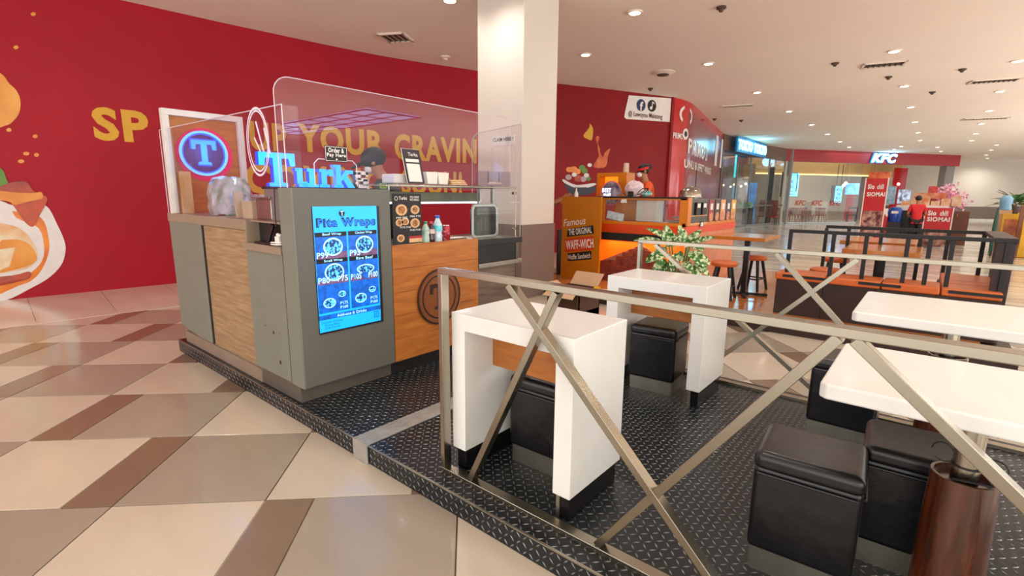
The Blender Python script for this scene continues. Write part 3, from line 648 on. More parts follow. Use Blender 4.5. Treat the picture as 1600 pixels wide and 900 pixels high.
# ============================================================ MENU KIOSK
XF = -3.0; YF = 1.485
cab = thing('screen_cabinet', 'tall grey cabinet with a lit blue menu screen in its side', 'cabinet', (-3.25, 1.85, PT))
c_ = MB().box(-3.19, XF, YF+.004, 2.2, .22, 1.512); obj('cabinet_body', c_, M_grey_shade, cab, bevel=.003)
obj('cabinet_back', B(-3.6, -3.19, YF+.10, 2.2, .22, 1.505), M_grey, cab)
obj('corner_post', B(-3.165, XF-.0, YF-.006, YF+.004, .22, 1.512), M_grey, cab); obj('shadow_gap', B(-3.18, -3.165, YF-.001, YF+.004, .235, 1.30), M_char, cab)
obj('plinth', B(-3.62, -3.06, YF-.002, 2.2, PT, .22), mat('plinth_grey', '5A544C', .45), cab)
Y0, Y1, Z0, Z1 = 1.607, 2.083, .575, 1.398
scr = obj('menu_screen', B(XF-.02, XF+.003, Y0, Y1, Z0, Z1), mat('lit_blue_screen', '1798F5', .25, emit=1.15, var=.03), cab)
obj('screen_bezel', MB().box(XF-.002, XF+.006, Y1, Y1+.02, Z0, Z1).box(XF-.002, XF+.006, Y0, Y1+.02, Z0-.012, Z0).box(XF-.002, XF+.005, Y0-.004, Y0, Z0, Z1), M_char, cab)
M_sk = mat('screen_dark', '03050E', .3, emit=.3, var=.2); M_sn = mat('screen_navy', '0C55B4', .3, emit=.9, var=.3, scale=30); M_sc = mat('screen_cyan_food', '4FB4F2', .3, emit=1.0, hx2='0A2A66', scale=60, fac=(.46, .54)); M_sp = mat('screen_mauve', '6A4A6E', .3, emit=.6, var=.3, scale=25); M_sw = mat('screen_pale', '9AD4FF', .3, emit=1.1)
def sy(u): return Y0+u*(Y1-Y0)
def sz(v): return Z1-v*(Z1-Z0)
def spart(name, mb, mt): return obj(name, mb, mt, scr)
def srect(u0, u1, v0, v1, d=.0035): return MB().box(XF+.001, XF+d, sy(u0), sy(u1), sz(v1), sz(v0))
def stext(body, u0, u1, v0, v1, mt, off=.01, d=.0058, name='screen_lettering'): return spart(name, text(MB(), body, (XF+d, sy(u0), sz(v1)), *AX, sy(u1)-sy(u0), sz(v0)-sz(v1), .0005, off), mt)
spart('header_mark', MB().disc((XF+.003, sy(.43), sz(.055)), *AX, .022, .001), M_sk); stext('T', .405, .455, .035, .075, M_sw, .03)
stext('Pita Wraps', .04, .97, .088, .182, M_sk, .07, .0042)
stext('Pita Wraps', .06, .95, .097, .173, mat('screen_blue', '0D66D8', .3, emit=1), .02, .006)
cells_ = [(0,.0,.215,.415,'Beef Wrap','P99',''), (1,.5,.215,.415,'Chicken Wrap','P95',''), (0,.0,.425,.615,'Small Wrap','P80','P75'), (1,.5,.425,.615,'Rice Beef','P105','P100'), (0,.0,.625,.845,'','',''), (1,.5,.625,.845,'Combo','','')]
for i, (c0_, u0, v0, v1, hd, p1, p2) in enumerate(cells_):
    v0 -= .015; spart('menu_cell', srect(u0+.01, u0+.485, v0, v1), M_sn)
    if hd and i < 4: spart('cell_header', srect(u0+.01, u0+.485, v0, v0+.035, .0042), M_sk); stext(hd, u0+.12, u0+.40, v0+.006, v0+.03, M_sw, .012)
    cu, cv = u0+.27, (v0+v1)/2+.01
    if i < 4:
        spart('cell_backdrop', MB().prism([(sy(u0+.01)-Y0, 0), (sy(u0+.485)-Y0, 0), (sy(u0+.485)-Y0, .05), (sy(u0+.01)-Y0, .02)], (XF+.0036, Y0, sz(v1)), *AX, .0003), M_sp)
        spart('pictured_wrap', MB().disc((XF+.0044, sy(cu), sz(cv)), *AX, .07, .0003, sy=.85 if i != 3 else .45), M_sw); spart('pictured_filling', MB().disc((XF+.0049, sy(cu), sz(cv)), *AX, .06, .0003, sy=.82 if i != 3 else .4), M_sc)
        if i == 3: spart('pictured_cup', MB().prism([(-.03,.0),(.03,.0),(.02,-.05),(-.02,-.05)], (XF+.0046, sy(cu), sz(cv)-.02), *AX, .0003), M_sn)
    else:
        for du, dv, r in ((.17,.03,.045),(.37,-.03,.028)): spart('pictured_bowl', MB().disc((XF+.0044, sy(u0+du), sz(cv+dv)), *AX, r, .0003, sy=.75), M_sw); spart('pictured_filling', MB().disc((XF+.0049, sy(u0+du), sz(cv+dv)), *AX, r*.85, .0003, sy=.7), M_sc)
        for k_, pr_ in enumerate(('P175', 'P160')): stext(pr_, u0+.33, u0+.45, v1-.075+k_*.035, v1-.05+k_*.035, M_sw, .012)
    if p1: stext(p1, u0+.02, u0+.19, v1-.06, v1-.012, M_sw, .02)
    if p2: stext(p2, u0+.31, u0+.47, v1-.06, v1-.012, M_sw, .02)
spart('footer_band', srect(.0, 1, .862, .90), M_sn); stext('Add-ons & Drinks', .27, .75, .868, .893, M_sw, .012)
stext('Double Cheese\nExtra Rice\nSoft Drink', .03, .36, .912, .978, mat('screen_midblue', '0B62C4', .3, emit=.8), .0); stext('P10\nP15\nP25', .88, .97, .905, .965, M_sk, .01)

# counter section along the walkway (left of the cabinet)
side = thing('side_counter', 'long grey and pale oak counter facing the tiled walkway, clear guard on top', 'counter', (-4.3, 1.8, PT))
XL = -5.36
obj('counter_carcass', B(XL+.05, -3.72, YF+.03, 2.05, .21, 1.215), M_grey, side)
obj('plinth', B(XL+.14, -3.63, YF-.008, 2.0, PT, .21), mat('plinth_pinkish', '8A7A6B', .45), side)
t = MB(); t.prism([(XL+.02,.245),(-4.58,.185),(-4.58,1.22),(XL,1.22)], (0,YF+.03,0), (1,0,0), (0,0,1), .03); obj('grey_panel', t, M_grey, side, bevel=.002)
obj('oak_panel', B(-4.555, -3.735, YF+.012, YF+.03, .20, 1.215), M_oak, side)
obj('panel_edge', B(-4.58, -4.558, YF+.004, YF+.03, .19, 1.215), M_char, side)
dr = obj('grey_door', B(-3.73, -3.19, YF, YF+.03, .215, 1.085), M_grey, side, bevel=.002)
ch = MB()
for x, z, r in ((-3.52,.56,.006),(-3.40,.53,.010),(-3.31,.54,.004),(-3.33,.33,.012)): ch.disc((x, YF-.0006, z), *AY, r, .0003, 7, 1.4)
obj('paint_chip', ch, M_print_k, dr)
M_edgeb = mat('beige_edge_band', '94836F', .4, var=.03)
obj('counter_top', MB().box(XL-.015, -3.06, YF-.004, 2.25, 1.22, 1.292) if False else MB().box(XL-.015, -3.70, YF-.004, 2.05, 1.22, 1.292).box(-3.70, -3.19, YF+.03, YF+.095, 1.28, 1.292), M_edgeb, side, bevel=.002)
obj('nook_shelf', B(-3.76, -3.185, YF-.012, YF+.095, 1.085, 1.135), M_edgeb, side, bevel=.002); obj('nook_lining', B(-3.70, -3.19, YF+.088, YF+.095, 1.135, 1.28), M_char, side)
obj('nook_side', B(-3.72, -3.695, YF-.002, YF+.09, 1.135, 1.28), M_edgeb, side)
# things in the nook
t = thing('card_terminal', 'black device standing slanted in the open nook of the grey counter', 'device', (-3.45, 1.62, 1.135))
obj('device_body', MB().bar((-3.48,1.53,1.15), (-3.42,1.545,1.275), .05, .02), M_char, t, bevel=.004); obj('device_base', B(-3.60, -3.34, 1.49, 1.565, 1.135, 1.15), M_char, t, bevel=.003)
t = thing('plug_adapter', 'white plug adapter and coiled white cable in the counter nook', 'adapter', (-3.27, 1.56, 1.135))
obj('adapter_body', MB().box(-3.31, -3.25, 1.50, 1.55, 1.152, 1.20).cyl((-3.31,1.52,1.21), (-3.27,1.53,1.20), .012), M_print_w, t, bevel=.004)
pts = [(-3.28+.075*math.cos(a)*(1 if k % 2 else .9), 1.505+.028*math.sin(a), 1.139+.0007*k) for k, a in enumerate([j*.35 for j in range(40)])]; obj('cable', MB().tube(pts, .004, 6), M_print_w, t, smooth=True)
o = obj('hanging_cable', MB().tube([(-3.2,YF-.012,1.52),(-3.205,YF-.014,1.42),(-3.21,YF-.014,1.33),(-3.215,YF-.012,1.27)], .004, 6), M_char, smooth=True); tag(o, 'thin black cable hanging at the left edge of the grey cabinet', 'cable')

# clear guard over the side counter
t = thing('left_acrylic_guard', 'low clear acrylic guard over the left counter, with a white neon reflection drawn on it', 'acrylic screen', (-4.2, YF, 1.292))
obj('acrylic_sheet', MB().prism([(XL+.02,1.294),(-3.05,1.294),(-3.05,2.0),(XL+.02,2.02)], (0,YF+.004,0), (1,0,0), (0,0,1), .005), M_acr, t)
obj('acrylic_edge', MB().tube([(XL+.02,YF,2.02),(-3.05,YF,2.0),(-3.05,YF,1.294)], .0035, 6).tube([(XL+.02,YF,1.294),(XL+.02,YF,2.02)], .0035, 6), M_edge, t, smooth=True)
obj('edge_flange', B(-3.062, -3.05, YF, YF+.10, 1.52, 2.0), M_acr, t)
dw = MB(); cx_, cz_ = PY(403, 222, YF).x, PY(403, 222, YF).z
dw.ring((cx_, YF-.002, cz_), *AY, .150, .160, .001, 40, sy=1.35); dw.ring((cx_+.004, YF-.002, cz_+.004), *AY, .132, .139, .001, 40, sy=1.38)
for (a, b), w_ in ((((400,190),(413,238)), .016), (((413,200),(423,240)), .016), (((398,215),(412,247)), .012), (((414,236),(404,250)), .010)):
    A, B_ = PY(*a, YF), PY(*b, YF); dw.bar((A.x, YF-.003, A.z), (B_.x, YF-.003, B_.z), w_, .001)
obj('ring_reflection', dw, mat('reflection_white', 'E6DCEB', .5), t)  # reflection of the neon sign drawn as white strokes on the sheet

# tall clear screen along the order side
XA = -3.12
def rr_top(y0, y1, z0, z1, r):   # rounded upper left corner
    return [(y0, z0), (y1, z0), (y1, z1)]+[(y0+r-r*math.sin(a), z1-r+r*math.cos(a)) for a in [k*math.pi/16 for k in range(9)]]
t = thing('tall_acrylic_screen', 'tall clear acrylic screen with a rounded corner along the order counter', 'acrylic screen', (XA, 2.6, 1.5))
poly = rr_top(1.475, 3.66, 1.515, 2.175, .10)
obj('acrylic_sheet', MB().prism(poly, (XA, 0, 0), (0,1,0), (0,0,1), .005), M_acr, t)
obj('acrylic_edge', MB().tube([(XA+.002, y, z) for y, z in poly[2:]]+[(XA+.002, 1.475, 1.515)], .003, 6).tube([(XA+.002, 3.66, 2.175), (XA+.002, 3.66, 1.56)], .003, 6), M_edge, t, smooth=True)
o_ = PX(492, 288, XA); p_ = PX(556, 252, XA); wy0, wy1, wz1 = o_.y, p_.y, p_.z
obj('service_opening_edge', MB().tube([(XA+.006, wy0, 1.53), (XA+.006, wy0, wz1-.03), (XA+.006, wy0+.03, wz1), (XA+.006, wy1-.03, wz1), (XA+.006, wy1, wz1-.03), (XA+.006, wy1, 1.53)], .0035, 6), M_edge, t, smooth=True)
def plate(name, x, ya, yb, za, zb, lines, mt=M_print_k, mt2=M_print_w, off=.02, th=.004, lab='', cat='sign'):
    p = thing(name, lab, cat, (x, (ya+yb)/2, za)); obj('sign_panel', B(x, x+th, ya, yb, za, zb), mt, p, bevel=.0015)
    obj('sign_border', MB().box(x+th, x+th+.001, ya+.004, yb-.004, zb-.008, zb-.005).box(x+th, x+th+.001, ya+.004, yb-.004, za+.005, za+.008).box(x+th, x+th+.001, ya+.004, ya+.007, za+.005, zb-.005).box(x+th, x+th+.001, yb-.007, yb-.004, za+.005, zb-.005), mt2, p)
    for bdy, u0, u1, v0, v1 in lines: obj('sign_lettering', text(MB(), bdy, (x+th+.0008, ya+(yb-ya)*u0, za+(zb-za)*v0), *AX, (yb-ya)*(u1-u0), (zb-za)*(v1-v0), .0008, off), mt2, p)
    return p
A, B_ = PX(508, 252, XA+.01), PX(542, 230, XA+.01)
p = plate('order_sign', XA+.008, A.y, B_.y, A.z, B_.z, [('Order &', .15, .85, .58, .88), ('Pay Here', .08, .92, .26, .55)], lab='small black order and pay sign stuck on the clear screen', off=.035)
obj('sign_dot', MB().disc((XA+.0125, (A.y+B_.y)/2+.0, A.z+.017), *AX, .006, .001), M_print_w, p)

# right hand end screen and its sign
t = thing('end_acrylic_screen', 'clear acrylic end screen with rounded opening in front of the white column', 'acrylic screen', (-3.25, 3.67, 1.56))
pl = [(-3.62,1.1),(-2.99,1.1),(-2.99,2.12)]+[(-3.62+.1-.1*math.sin(a), 2.08-.1+.1*math.cos(a)) for a in [k*math.pi/12 for k in range(7)]]
obj('acrylic_sheet', MB().prism(pl, (0,3.674,0), (1,0,0), (0,0,1), .004), M_acr, t)
obj('acrylic_edge', MB().tube([(x, 3.668, z) for x, z in pl[1:]]+[(-3.62,3.668,1.1)], .0035, 6).tube([(-3.36,3.668,1.5),(-3.36,3.668,1.90),(-3.33,3.668,1.935),(-3.08,3.668,1.935),(-3.05,3.668,1.90),(-3.05,3.668,1.5)], .0025, 6), mat('grey_edge', 'A6A49E', .3), t, smooth=True)
t = thing('claim_sign', 'small pale grey claim sign taped on the clear end screen', 'sign', (-3.2, 3.66, 1.97))
obj('sign_panel', B(-3.34, -3.06, 3.656, 3.66, 1.955, 2.035), mat('pale_grey_card', 'CFCBC4', .5), t); obj('sign_lettering', text(MB(), 'CLAIM HERE !', (-3.325, 3.655, 1.98), *AY, .25, .034, .0008, .02), M_print_k, t)

# framed neon sign at the far left end
XN = -5.16
t = thing('framed_neon_sign', 'white framed wood board with a round glowing blue letter sign', 'neon sign', (XN, 1.8, 1.3))
ya, yb, za, zb = 1.455, 2.115, 1.295, 2.185; fw_ = .052
obj('frame', MB().box(XN-.03, XN+.03, ya, yb, zb-fw_, zb).box(XN-.03, XN+.03, ya, ya+fw_, za, zb-fw_).box(XN-.03, XN+.03, yb-fw_, yb, za, zb-fw_), mat('white_frame', 'D8D2CB', .45), t, bevel=.003)
obj('wood_board', B(XN-.028, XN-.012, ya+fw_, yb-fw_, za, zb-fw_), M_owood, t)
c_ = PX(318, 240, XN); cy, cz = c_.y, c_.z; cy_n, cz_n = cy, cz
obj('red_disc', MB().disc((XN-.010, cy+.015, cz-.01), *AX, .235, .004), mat('red_glow_disc', 'D8235A', .5, emit=.35), t)
obj('dark_disc', MB().disc((XN-.004, cy, cz), *AX, .195, .012), mat('navy_disc', '2C2A66', .4, emit=.25, var=.15), t)
obj('neon_ring', MB().ring((XN+.009, cy, cz), *AX, .178, .198, .014, 48), M_neon2, t); obj('neon_ring_halo', MB().ring((XN+.008, cy, cz), *AX, .166, .178, .008, 48), mat('blue_halo', '1558F0', .4, emit=1.3), t)
def slabT(w, h): # slab serif capital T around (0,0) lower centre
    return [(-.26*w,0),(.26*w,0),(.26*w,.10*h),(.12*w,.13*h),(.12*w,.84*h),(.32*w,.84*h),(.36*w,.62*h),(.5*w,.62*h),(.5*w,h),(-.5*w,h),(-.5*w,.62*h),(-.36*w,.62*h),(-.32*w,.84*h),(-.12*w,.84*h),(-.12*w,.13*h),(-.26*w,.10*h)]
obj('neon_letter', MB().prism(slabT(.20, .215), (XN+.012, cy, cz-.10), *AX, .014), M_neon, t); obj('neon_letter_edge', MB().prism(slabT(.222, .24), (XN+.008, cy, cz-.112), *AX, .006), mat('blue_edge', '0B4FE0', .4, emit=1.1), t)

# glowing channel letters on the cabinet
XT = -3.35; ZB = 1.522
t = thing('channel_letter_sign', 'row of glowing blue slab serif letters standing on the grey cabinet', 'neon sign', (XT, 1.9, ZB-.01))
obj('letter_rail', B(XT-.02, XT+.03, 1.47, 2.42, 1.505, ZB), M_char, t)
def stroke_letter(name, polys, y, mt, sidem, d=.045):
    a = MB(); b = MB()
    for p in polys: a.prism([(u+y, v) for u, v in p], (XT+d, 0, ZB), *AX, .002); b.prism([(u+y, v) for u, v in p], (XT, 0, ZB), *AX, d)
    o = obj(name, b, sidem, t); obj('letter_face', a, mt, o)
def R_(x0, x1, z0, z1): return [(x0,z0),(x1,z0),(x1,z1),(x0,z1)]
TF = mat('cyan_letter_face', '1E9CFF', .4, emit=1.2, var=.05); yT = PX(429, 265, XT).y
stroke_letter('letter', [slabT(.235, .215)], yT, TF, M_neonb)
def yy(px): return PX(px, 280, XT).y
xh = .125
u0, u1 = yy(457), yy(493); w = u1-u0
stroke_letter('letter', [R_(0,.14*w,xh-.02,xh), R_(.06*w,.30*w,.02,xh), R_(.12*w,.6*w,0,.028), R_(.30*w,.5*w,.0,.035), R_(.58*w,.82*w,.0,xh), R_(.5*w,.6*w,xh-.02,xh), R_(.82*w,.98*w,0,.02)], u0, TF, M_neonb)
u0, u1 = yy(494), yy(516); w = u1-u0
stroke_letter('letter', [R_(0,.2*w,xh-.02,xh), R_(.15*w,.5*w,0,xh), R_(0,.7*w,0,.02), [(.5*w,xh-.045),(.7*w,xh-.03),(.7*w,xh),(.5*w,xh-.015)], R_(.68*w,w,xh-.045,xh)], u0, TF, M_neonb)
u0, u1 = yy(517), yy(549); w = u1-u0
stroke_letter('letter', [R_(0,.15*w,.14,.16), R_(.1*w,.33*w,0,.16), R_(0,.42*w,0,.02), [(.33*w,.045),(.72*w,.10),(.92*w,.10),(.92*w,xh),(.55*w,xh),(.33*w,.075)], [(.4*w,.065),(.62*w,.088),(w,0),(.65*w,0)]], u0, TF, M_neonb)
u0, u1 = yy(550), yy(570); w = u1-u0
wf = mat('unlit_letter_white', 'F0EEEA', .4)
stroke_letter('letter', [R_(0,w,0,.026), R_(.6*w,w,.02,.066), R_(.05*w,.95*w,.05,.074), R_(0,.42*w,.06,.115), R_(0,w,.098,.124), R_(0,.2*w,0,.045), R_(.8*w,w,.085,.12)], u0, wf, M_char)

# clutter behind the left guard
z_ = 1.292
t = thing('straw_box', 'tall clear box with a yellowish label at the left end of the counter', 'box', (-5.14, 1.60, z_))
A = PY(261, 300, 1.6); obj('box_body', B(-5.28, -5.10, 1.53, 1.62, z_, 1.66), mat('honey_label', 'C9A050', .4, hx2='E6D2A8', scale=5), t, bevel=.004); obj('box_lid', B(-5.29, -5.09, 1.52, 1.63, 1.66, 1.74), M_glass2, t)
t = thing('ice_bag', 'lumpy clear plastic bag full of pale green packs on the left counter', 'bag', (-4.6, 1.72, z_))
bg = MB(); random.seed(3); N_ = 22; prof = [(.01,0),(.22,.0),(.25,.08),(.24,.18),(.21,.25),(.17,.30),(.05,.32)]
vs = []; 
for k, (r_, zz) in enumerate(prof):
    for i in range(N_):
        a = 2*math.pi*i/N_; q_ = 1+random.uniform(-.09, .09); vs.append((-4.6+r_*1.05*q_*math.cos(a), 1.74+r_*.62*q_*math.sin(a), z_+zz+random.uniform(-.012, .012)*(k > 0)))
bg.add(vs, [(k*N_+i,k*N_+(i+1)%N_,(k+1)*N_+(i+1)%N_,(k+1)*N_+i) for k in range(6) for i in range(N_)]+[tuple(range(6*N_, 7*N_)), tuple(range(N_-1, -1, -1))])
obj('bag_body', bg, mat('crinkled_plastic', '6FA08E', .15, hx2='C6D2DC', scale=9, coat=.6, bump=.5, bscale=18), t)
t = thing('cup_stack', 'rows of small red and white printed cups behind the plastic bag', 'cups', (-4.2, 1.95, z_), None)
M_cup = mat('red_white_cup', 'C23A50', .4, hx2='EBD9D9', scale=14, fac=(.46,.54))
for k in range(9): obj('cup', MB().lathe((-4.62+.11*k, 1.98, z_), [(.032,0),(.045,.10),(.048,.17),(.046,.175)], 14), M_cup, t, smooth=True)
for k in range(6): obj('cup', MB().lathe((-4.2+.11*k, 2.08, z_), [(.032,0),(.045,.12),(.048,.21),(.046,.215)], 14), M_cup, t, smooth=True)
t = thing('cream_tub', 'cream coloured open carton beside the plastic bag on the left counter', 'carton', (-3.83, 1.62, z_))
obj('carton_body', B(-3.93, -3.76, 1.56, 1.68, z_, 1.42), mat('cream_carton', 'C9BE9A', .5), t, bevel=.003); obj('carton_flap', MB().bar((-3.95,1.56,1.30), (-3.965,1.55,1.49), .03, .06), mat('cream_carton', 'C9BE9A'), t)
t = thing('steel_container', 'stainless steel food container beside the cream carton', 'container', (-3.62, 1.7, z_))
obj('container_body', MB().box(-3.74, -3.50, 1.58, 1.84, z_, 1.44), M_steel2, t, bevel=.01); obj('container_lid', B(-3.76, -3.48, 1.56, 1.86, 1.44, 1.452), M_steel, t, bevel=.004)
o = obj('serving_tongs', MB().tube([(-4.25,1.56,z_+.01),(-4.1,1.57,z_+.03),(-3.98,1.58,z_+.05)], .006, 6).tube([(-4.25,1.58,z_+.01),(-4.1,1.59,z_+.02),(-3.98,1.60,z_+.045)], .006, 6), mat('green_plastic', '4F9A7A', .4), smooth=True); tag(o, 'green handled tongs lying beside the plastic bag', 'tongs')

# front counter (order side) : wood fronted + dark topped part
fr_ = thing('order_counter', 'orange wood fronted order counter with a round brown letter emblem', 'counter', (-3.3, 2.95, PT))
obj('plinth', B(-3.62, -3.06, 2.2, 3.70, PT, .22), M_char, fr_)
obj('counter_carcass', B(-3.62, -3.02, 2.2, 3.66, .22, 1.05), M_dbrown, fr_)
n_ = 5
for k in range(n_): 
    a, b = .22+(1.112-.22)*k/n_, .22+(1.112-.22)*(k+1)/n_
    obj('wood_plank', B(-3.02, XF, 2.205, 3.108, a+.001, b-.001), M_owood, fr_, bevel=.001)
obj('worktop', B(-3.62, -3.0, 3.108, 3.72, 1.04, 1.09), M_char, fr_, bevel=.003); obj('steel_top', B(-3.62, -3.02, 2.2, 3.66, 1.05, 1.10) if False else B(-3.60, -3.03, 2.21, 3.10, 1.05, 1.10), M_steel, fr_)
obj('slot_shade_panel', B(-3.03, -3.005, 3.115, 3.64, .89, 1.04), M_print_k, fr_); obj('slot_shelf', B(-3.3, -2.99, 3.112, 3.70, .845, .885), M_steel2, fr_, bevel=.002)  # flat black panel holds the shade of the slot opening
obj('lower_panel', B(-3.02, -3.003, 3.112, 3.62, .22, .845), M_greywood, fr_); obj('steel_leg', B(-3.02, -2.995, 3.62, 3.65, .22, 1.04), M_steel, fr_)
yc, zc = 2.645, .668
em = obj('round_emblem', MB().disc((XF-.001, yc, zc), *AX, .225, .014, 48), mat('brown_emblem', '8A4E24', .4, hx2='7A421C', scale=4), fr_, bevel=.002)
obj('emblem_ring', MB().ring((XF+.012, yc, zc), *AX, .213, .228, .004, 48).ring((XF+.012, yc, zc), *AX, .168, .180, .004, 48), mat('dark_emblem_ring', '2E1A10', .4), em)
obj('emblem_letter', MB().prism(slabT(.20, .21), (XF+.012, yc, zc-.10), *AX, .004), mat('dark_emblem_ring', '2E1A10'), em)

# glass shelf, hood and posts of the service window
t = thing('service_hood', 'steel framed glass service hood with a white light strip above the bottles', 'service hood', (-3.3, 2.95, 1.1))
obj('hood_beam', B(-3.36, -3.30, 2.25, 3.42, 1.42, 1.50), mat('greenish_steel', '5C5F50', .35, .7, var=.15), t, bevel=.003); obj('light_strip', B(-3.345, -3.315, 2.3, 3.42, 1.405, 1.418), mat('white_strip_light', 'DDE6FF', .4, emit=5), t)
l = bpy.data.lights.new('hood_strip_lamp', 'AREA'); l.shape = 'RECTANGLE'; l.size = .03; l.size_y = 1.0; l.energy = 4; l.color = (.85, .92, 1); lo = bpy.data.objects.new('hood_strip_lamp', l); lo.location = (-3.33, 2.86, 1.40); COL.objects.link(lo)
pf = MB()
for y in (2.22, 3.45, 3.63): pf.box(-3.335, -3.305, y, y+.02, 1.09, 1.56)
pf.tube([(-3.02,2.2,1.545),(-3.02,3.64,1.545)], .006, 6).tube([(-3.34,2.2,1.545),(-3.34,3.64,1.545)], .006, 6).tube([(-3.02,3.64,1.545),(-3.02,3.64,1.09)], .005, 6).tube([(-3.02,2.21,1.545),(-3.02,2.21,1.50)], .006, 6)
for y in (3.22, 3.45): pf.tube([(-3.02,y,1.545),(-3.34,y,1.545)], .005, 6)
obj('steel_frame', pf, M_steel, t, smooth=True); obj('glass_shelf', B(-3.42, -3.01, 2.2, 3.65, 1.552, 1.56), M_glass2, t)
obj('front_pane', B(-3.025, -3.02, 3.12, 3.62, 1.10, 1.53), M_glass2, t)
for z in (1.17, 1.50): obj('pane_clamp', MB().cyl((-3.03,3.60,z), (-3.0,3.60,z), .012), M_steel, t)

# menu poster
ya, yb, za, zb = PX(614, 350, XF).y, PX(659, 350, XF).y, 1.115, 1.485
t = thing('menu_poster', 'dark printed menu poster standing on the order counter beside the bottles', 'poster', (XF, (ya+yb)/2, za))
obj('poster_panel', B(XF-.006, XF-.001, ya, yb, za, zb), M_print_k, t)
def pp(u): return ya+(yb-ya)*u
def pz_(v): return za+(zb-za)*v
obj('poster_lettering', text(MB(), 'Turks', (XF, pp(.22), pz_(.88)), *AX, (yb-ya)*.27, .024, .0008, .02), M_print_w, t); obj('poster_lettering', text(MB(), 'PITA WRAP\nRICE MEALS', (XF, pp(.60), pz_(.86)), *AX, (yb-ya)*.32, .034, .0008, .02), M_print_w, t)
obj('poster_mark', MB().ring((XF, pp(.13), pz_(.905)), *AX, .012, .015, .0008, 24), M_print_w, t)
M_food = mat('printed_wrap_filling', '6A3418', .5, hx2='C98A50', scale=60); M_wrap = mat('printed_wrap', 'D8AE80', .5, var=.12, scale=20)
for (u, v, r, pr) in ((.3,.68,.052,'P99 P95'), (.77,.68,.042,'P80 P75'), (.22,.43,.034,''), (.42,.45,.034,'P175 P160'), (.76,.41,.045,'P105 P100'), (.25,.12,.035,'')):
    obj('pictured_wrap', MB().disc((XF-.0005, pp(u), pz_(v)), *AX, r, .0008, 20, .8), M_wrap, t); obj('pictured_filling', MB().disc((XF+.0002, pp(u), pz_(v)), *AX, r*.6, .0008, 16, .9), M_food, t)
    if pr: obj('poster_lettering', text(MB(), pr, (XF+.0012, pp(u)-.05, pz_(v)-r*.8-.022), *AX, .1, .014, .0008, .02), M_print_w, t)
obj('printed_band', MB().box(XF-.001, XF, pp(.54), pp(1), pz_(.10), pz_(.15)), mat('printed_red', 'B01C22'), t); obj('printed_band', MB().box(XF-.001, XF, pp(.54), pp(1), pz_(.02), pz_(.10)), M_wrap, t)
# bottles and can
def bottle(label, px, h, r, liquid, cap, lbl, z0=1.102):
    y = PX(px, 360, -3.06).y; x = -3.06; t = thing('drink_bottle', label, 'bottle', (x, y, z0), 'drinks on the order counter')
    obj('bottle_body', MB().lathe((x,y,z0), [(r*.9,0),(r,.01),(r,h*.28),(r*.9,h*.34),(r,h*.42),(r,h*.66),(r*.45,h*.86),(r*.42,h*.90)], 20), liquid, t, smooth=True)
    obj('bottle_label', MB().lathe((x,y,z0+h*.42), [(r*1.02,0),(r*1.03,.002),(r*1.03,h*.2),(r*1.02,h*.2+.002)], 20), lbl, t, smooth=True); obj('bottle_cap', MB().lathe((x,y,z0+h*.89), [(r*.5,0),(r*.5,h*.1),(r*.45,h*.105)], 16), cap, t)
M_water = mat('clear_bottled_water', 'C4DCE6', .08, var=.15, scale=20, coat=.5)
bottle('small bottle with a green cap beside the menu poster', 665, .17, .030, mat('clear_soda', 'B9D6C6', .1, var=.1), mat('green_cap', '1B8A5A', .4), mat('green_label', '2A8C60', .4, hx2='D8E6E0', scale=30))
bottle('dark cola bottle with a red cap between two clear bottles', 674, .17, .028, mat('cola', '3A0F12', .1, coat=.5), mat('pink_cap', 'D84A5A', .4), mat('red_white_label', 'C87A6A', .4, hx2='E8DCD8', scale=30))
bottle('tallest water bottle with a blue cap and cyan label', 684, .215, .036, M_water, mat('blue_cap', '1C5FD0', .35), mat('cyan_label', '34C8DC', .4, hx2='8AE4F0', scale=20))
y = PX(697, 360, -3.06).y; t = thing('soda_can', 'tall red printed can standing right of the water bottle', 'can', (-3.06, y, 1.102)); obj('can_body', MB().lathe((-3.06,y,1.102), [(.028,0),(.033,.006),(.033,.120),(.029,.130)], 22), mat('red_can', 'A82436', .25, .3, hx2='D8B0B4', scale=40, fac=(.55,.7)), t, smooth=True); obj('can_rim', MB().lathe((-3.06,y,1.23), [(.030,0),(.030,.004),(.026,.005)], 22), M_steel, t)
# steel tray leaning
A, B_ = PX(733, 357, -3.1), PX(772, 308, -3.1); t = thing('steel_tray', 'stainless steel tray with rounded rim leaning upright on the counter', 'tray', (-3.1, 3.1, 1.1))
y0, y1 = PX(734, 350, -3.1).y, PX(768, 350, -3.1).y; lean = .05
tr_ = MB(); 
def rrect(w, h, r, n=5):
    o_ = []
    for cx, cy, a0 in ((w-r, r, -math.pi/2), (w-r, h-r, 0), (r, h-r, math.pi/2), (r, r, math.pi)):
        o_ += [(cx+r*math.cos(a0+k*math.pi/2/n), cy+r*math.sin(a0+k*math.pi/2/n)) for k in range(n+1)]
    return o_
W_, H_ = y1-y0+.05, .30; ux = Vector((0,1,0)); uz = Vector((-.1, .10, 1)).normalized(); rim = rrect(W_, H_, .04); k = len(rim); inn = [(.022+u*(W_-.044)/W_, .022+v*(H_-.044)/H_) for u, v in rim]
O_ = Vector((-3.06, y0-.01, 1.105)); nn = ux.cross(uz); vs = [O_+ux*u+uz*v for u, v in rim]+[O_+ux*u+uz*v for u, v in inn]+[O_+ux*u+uz*v-nn*.045 for u, v in inn]
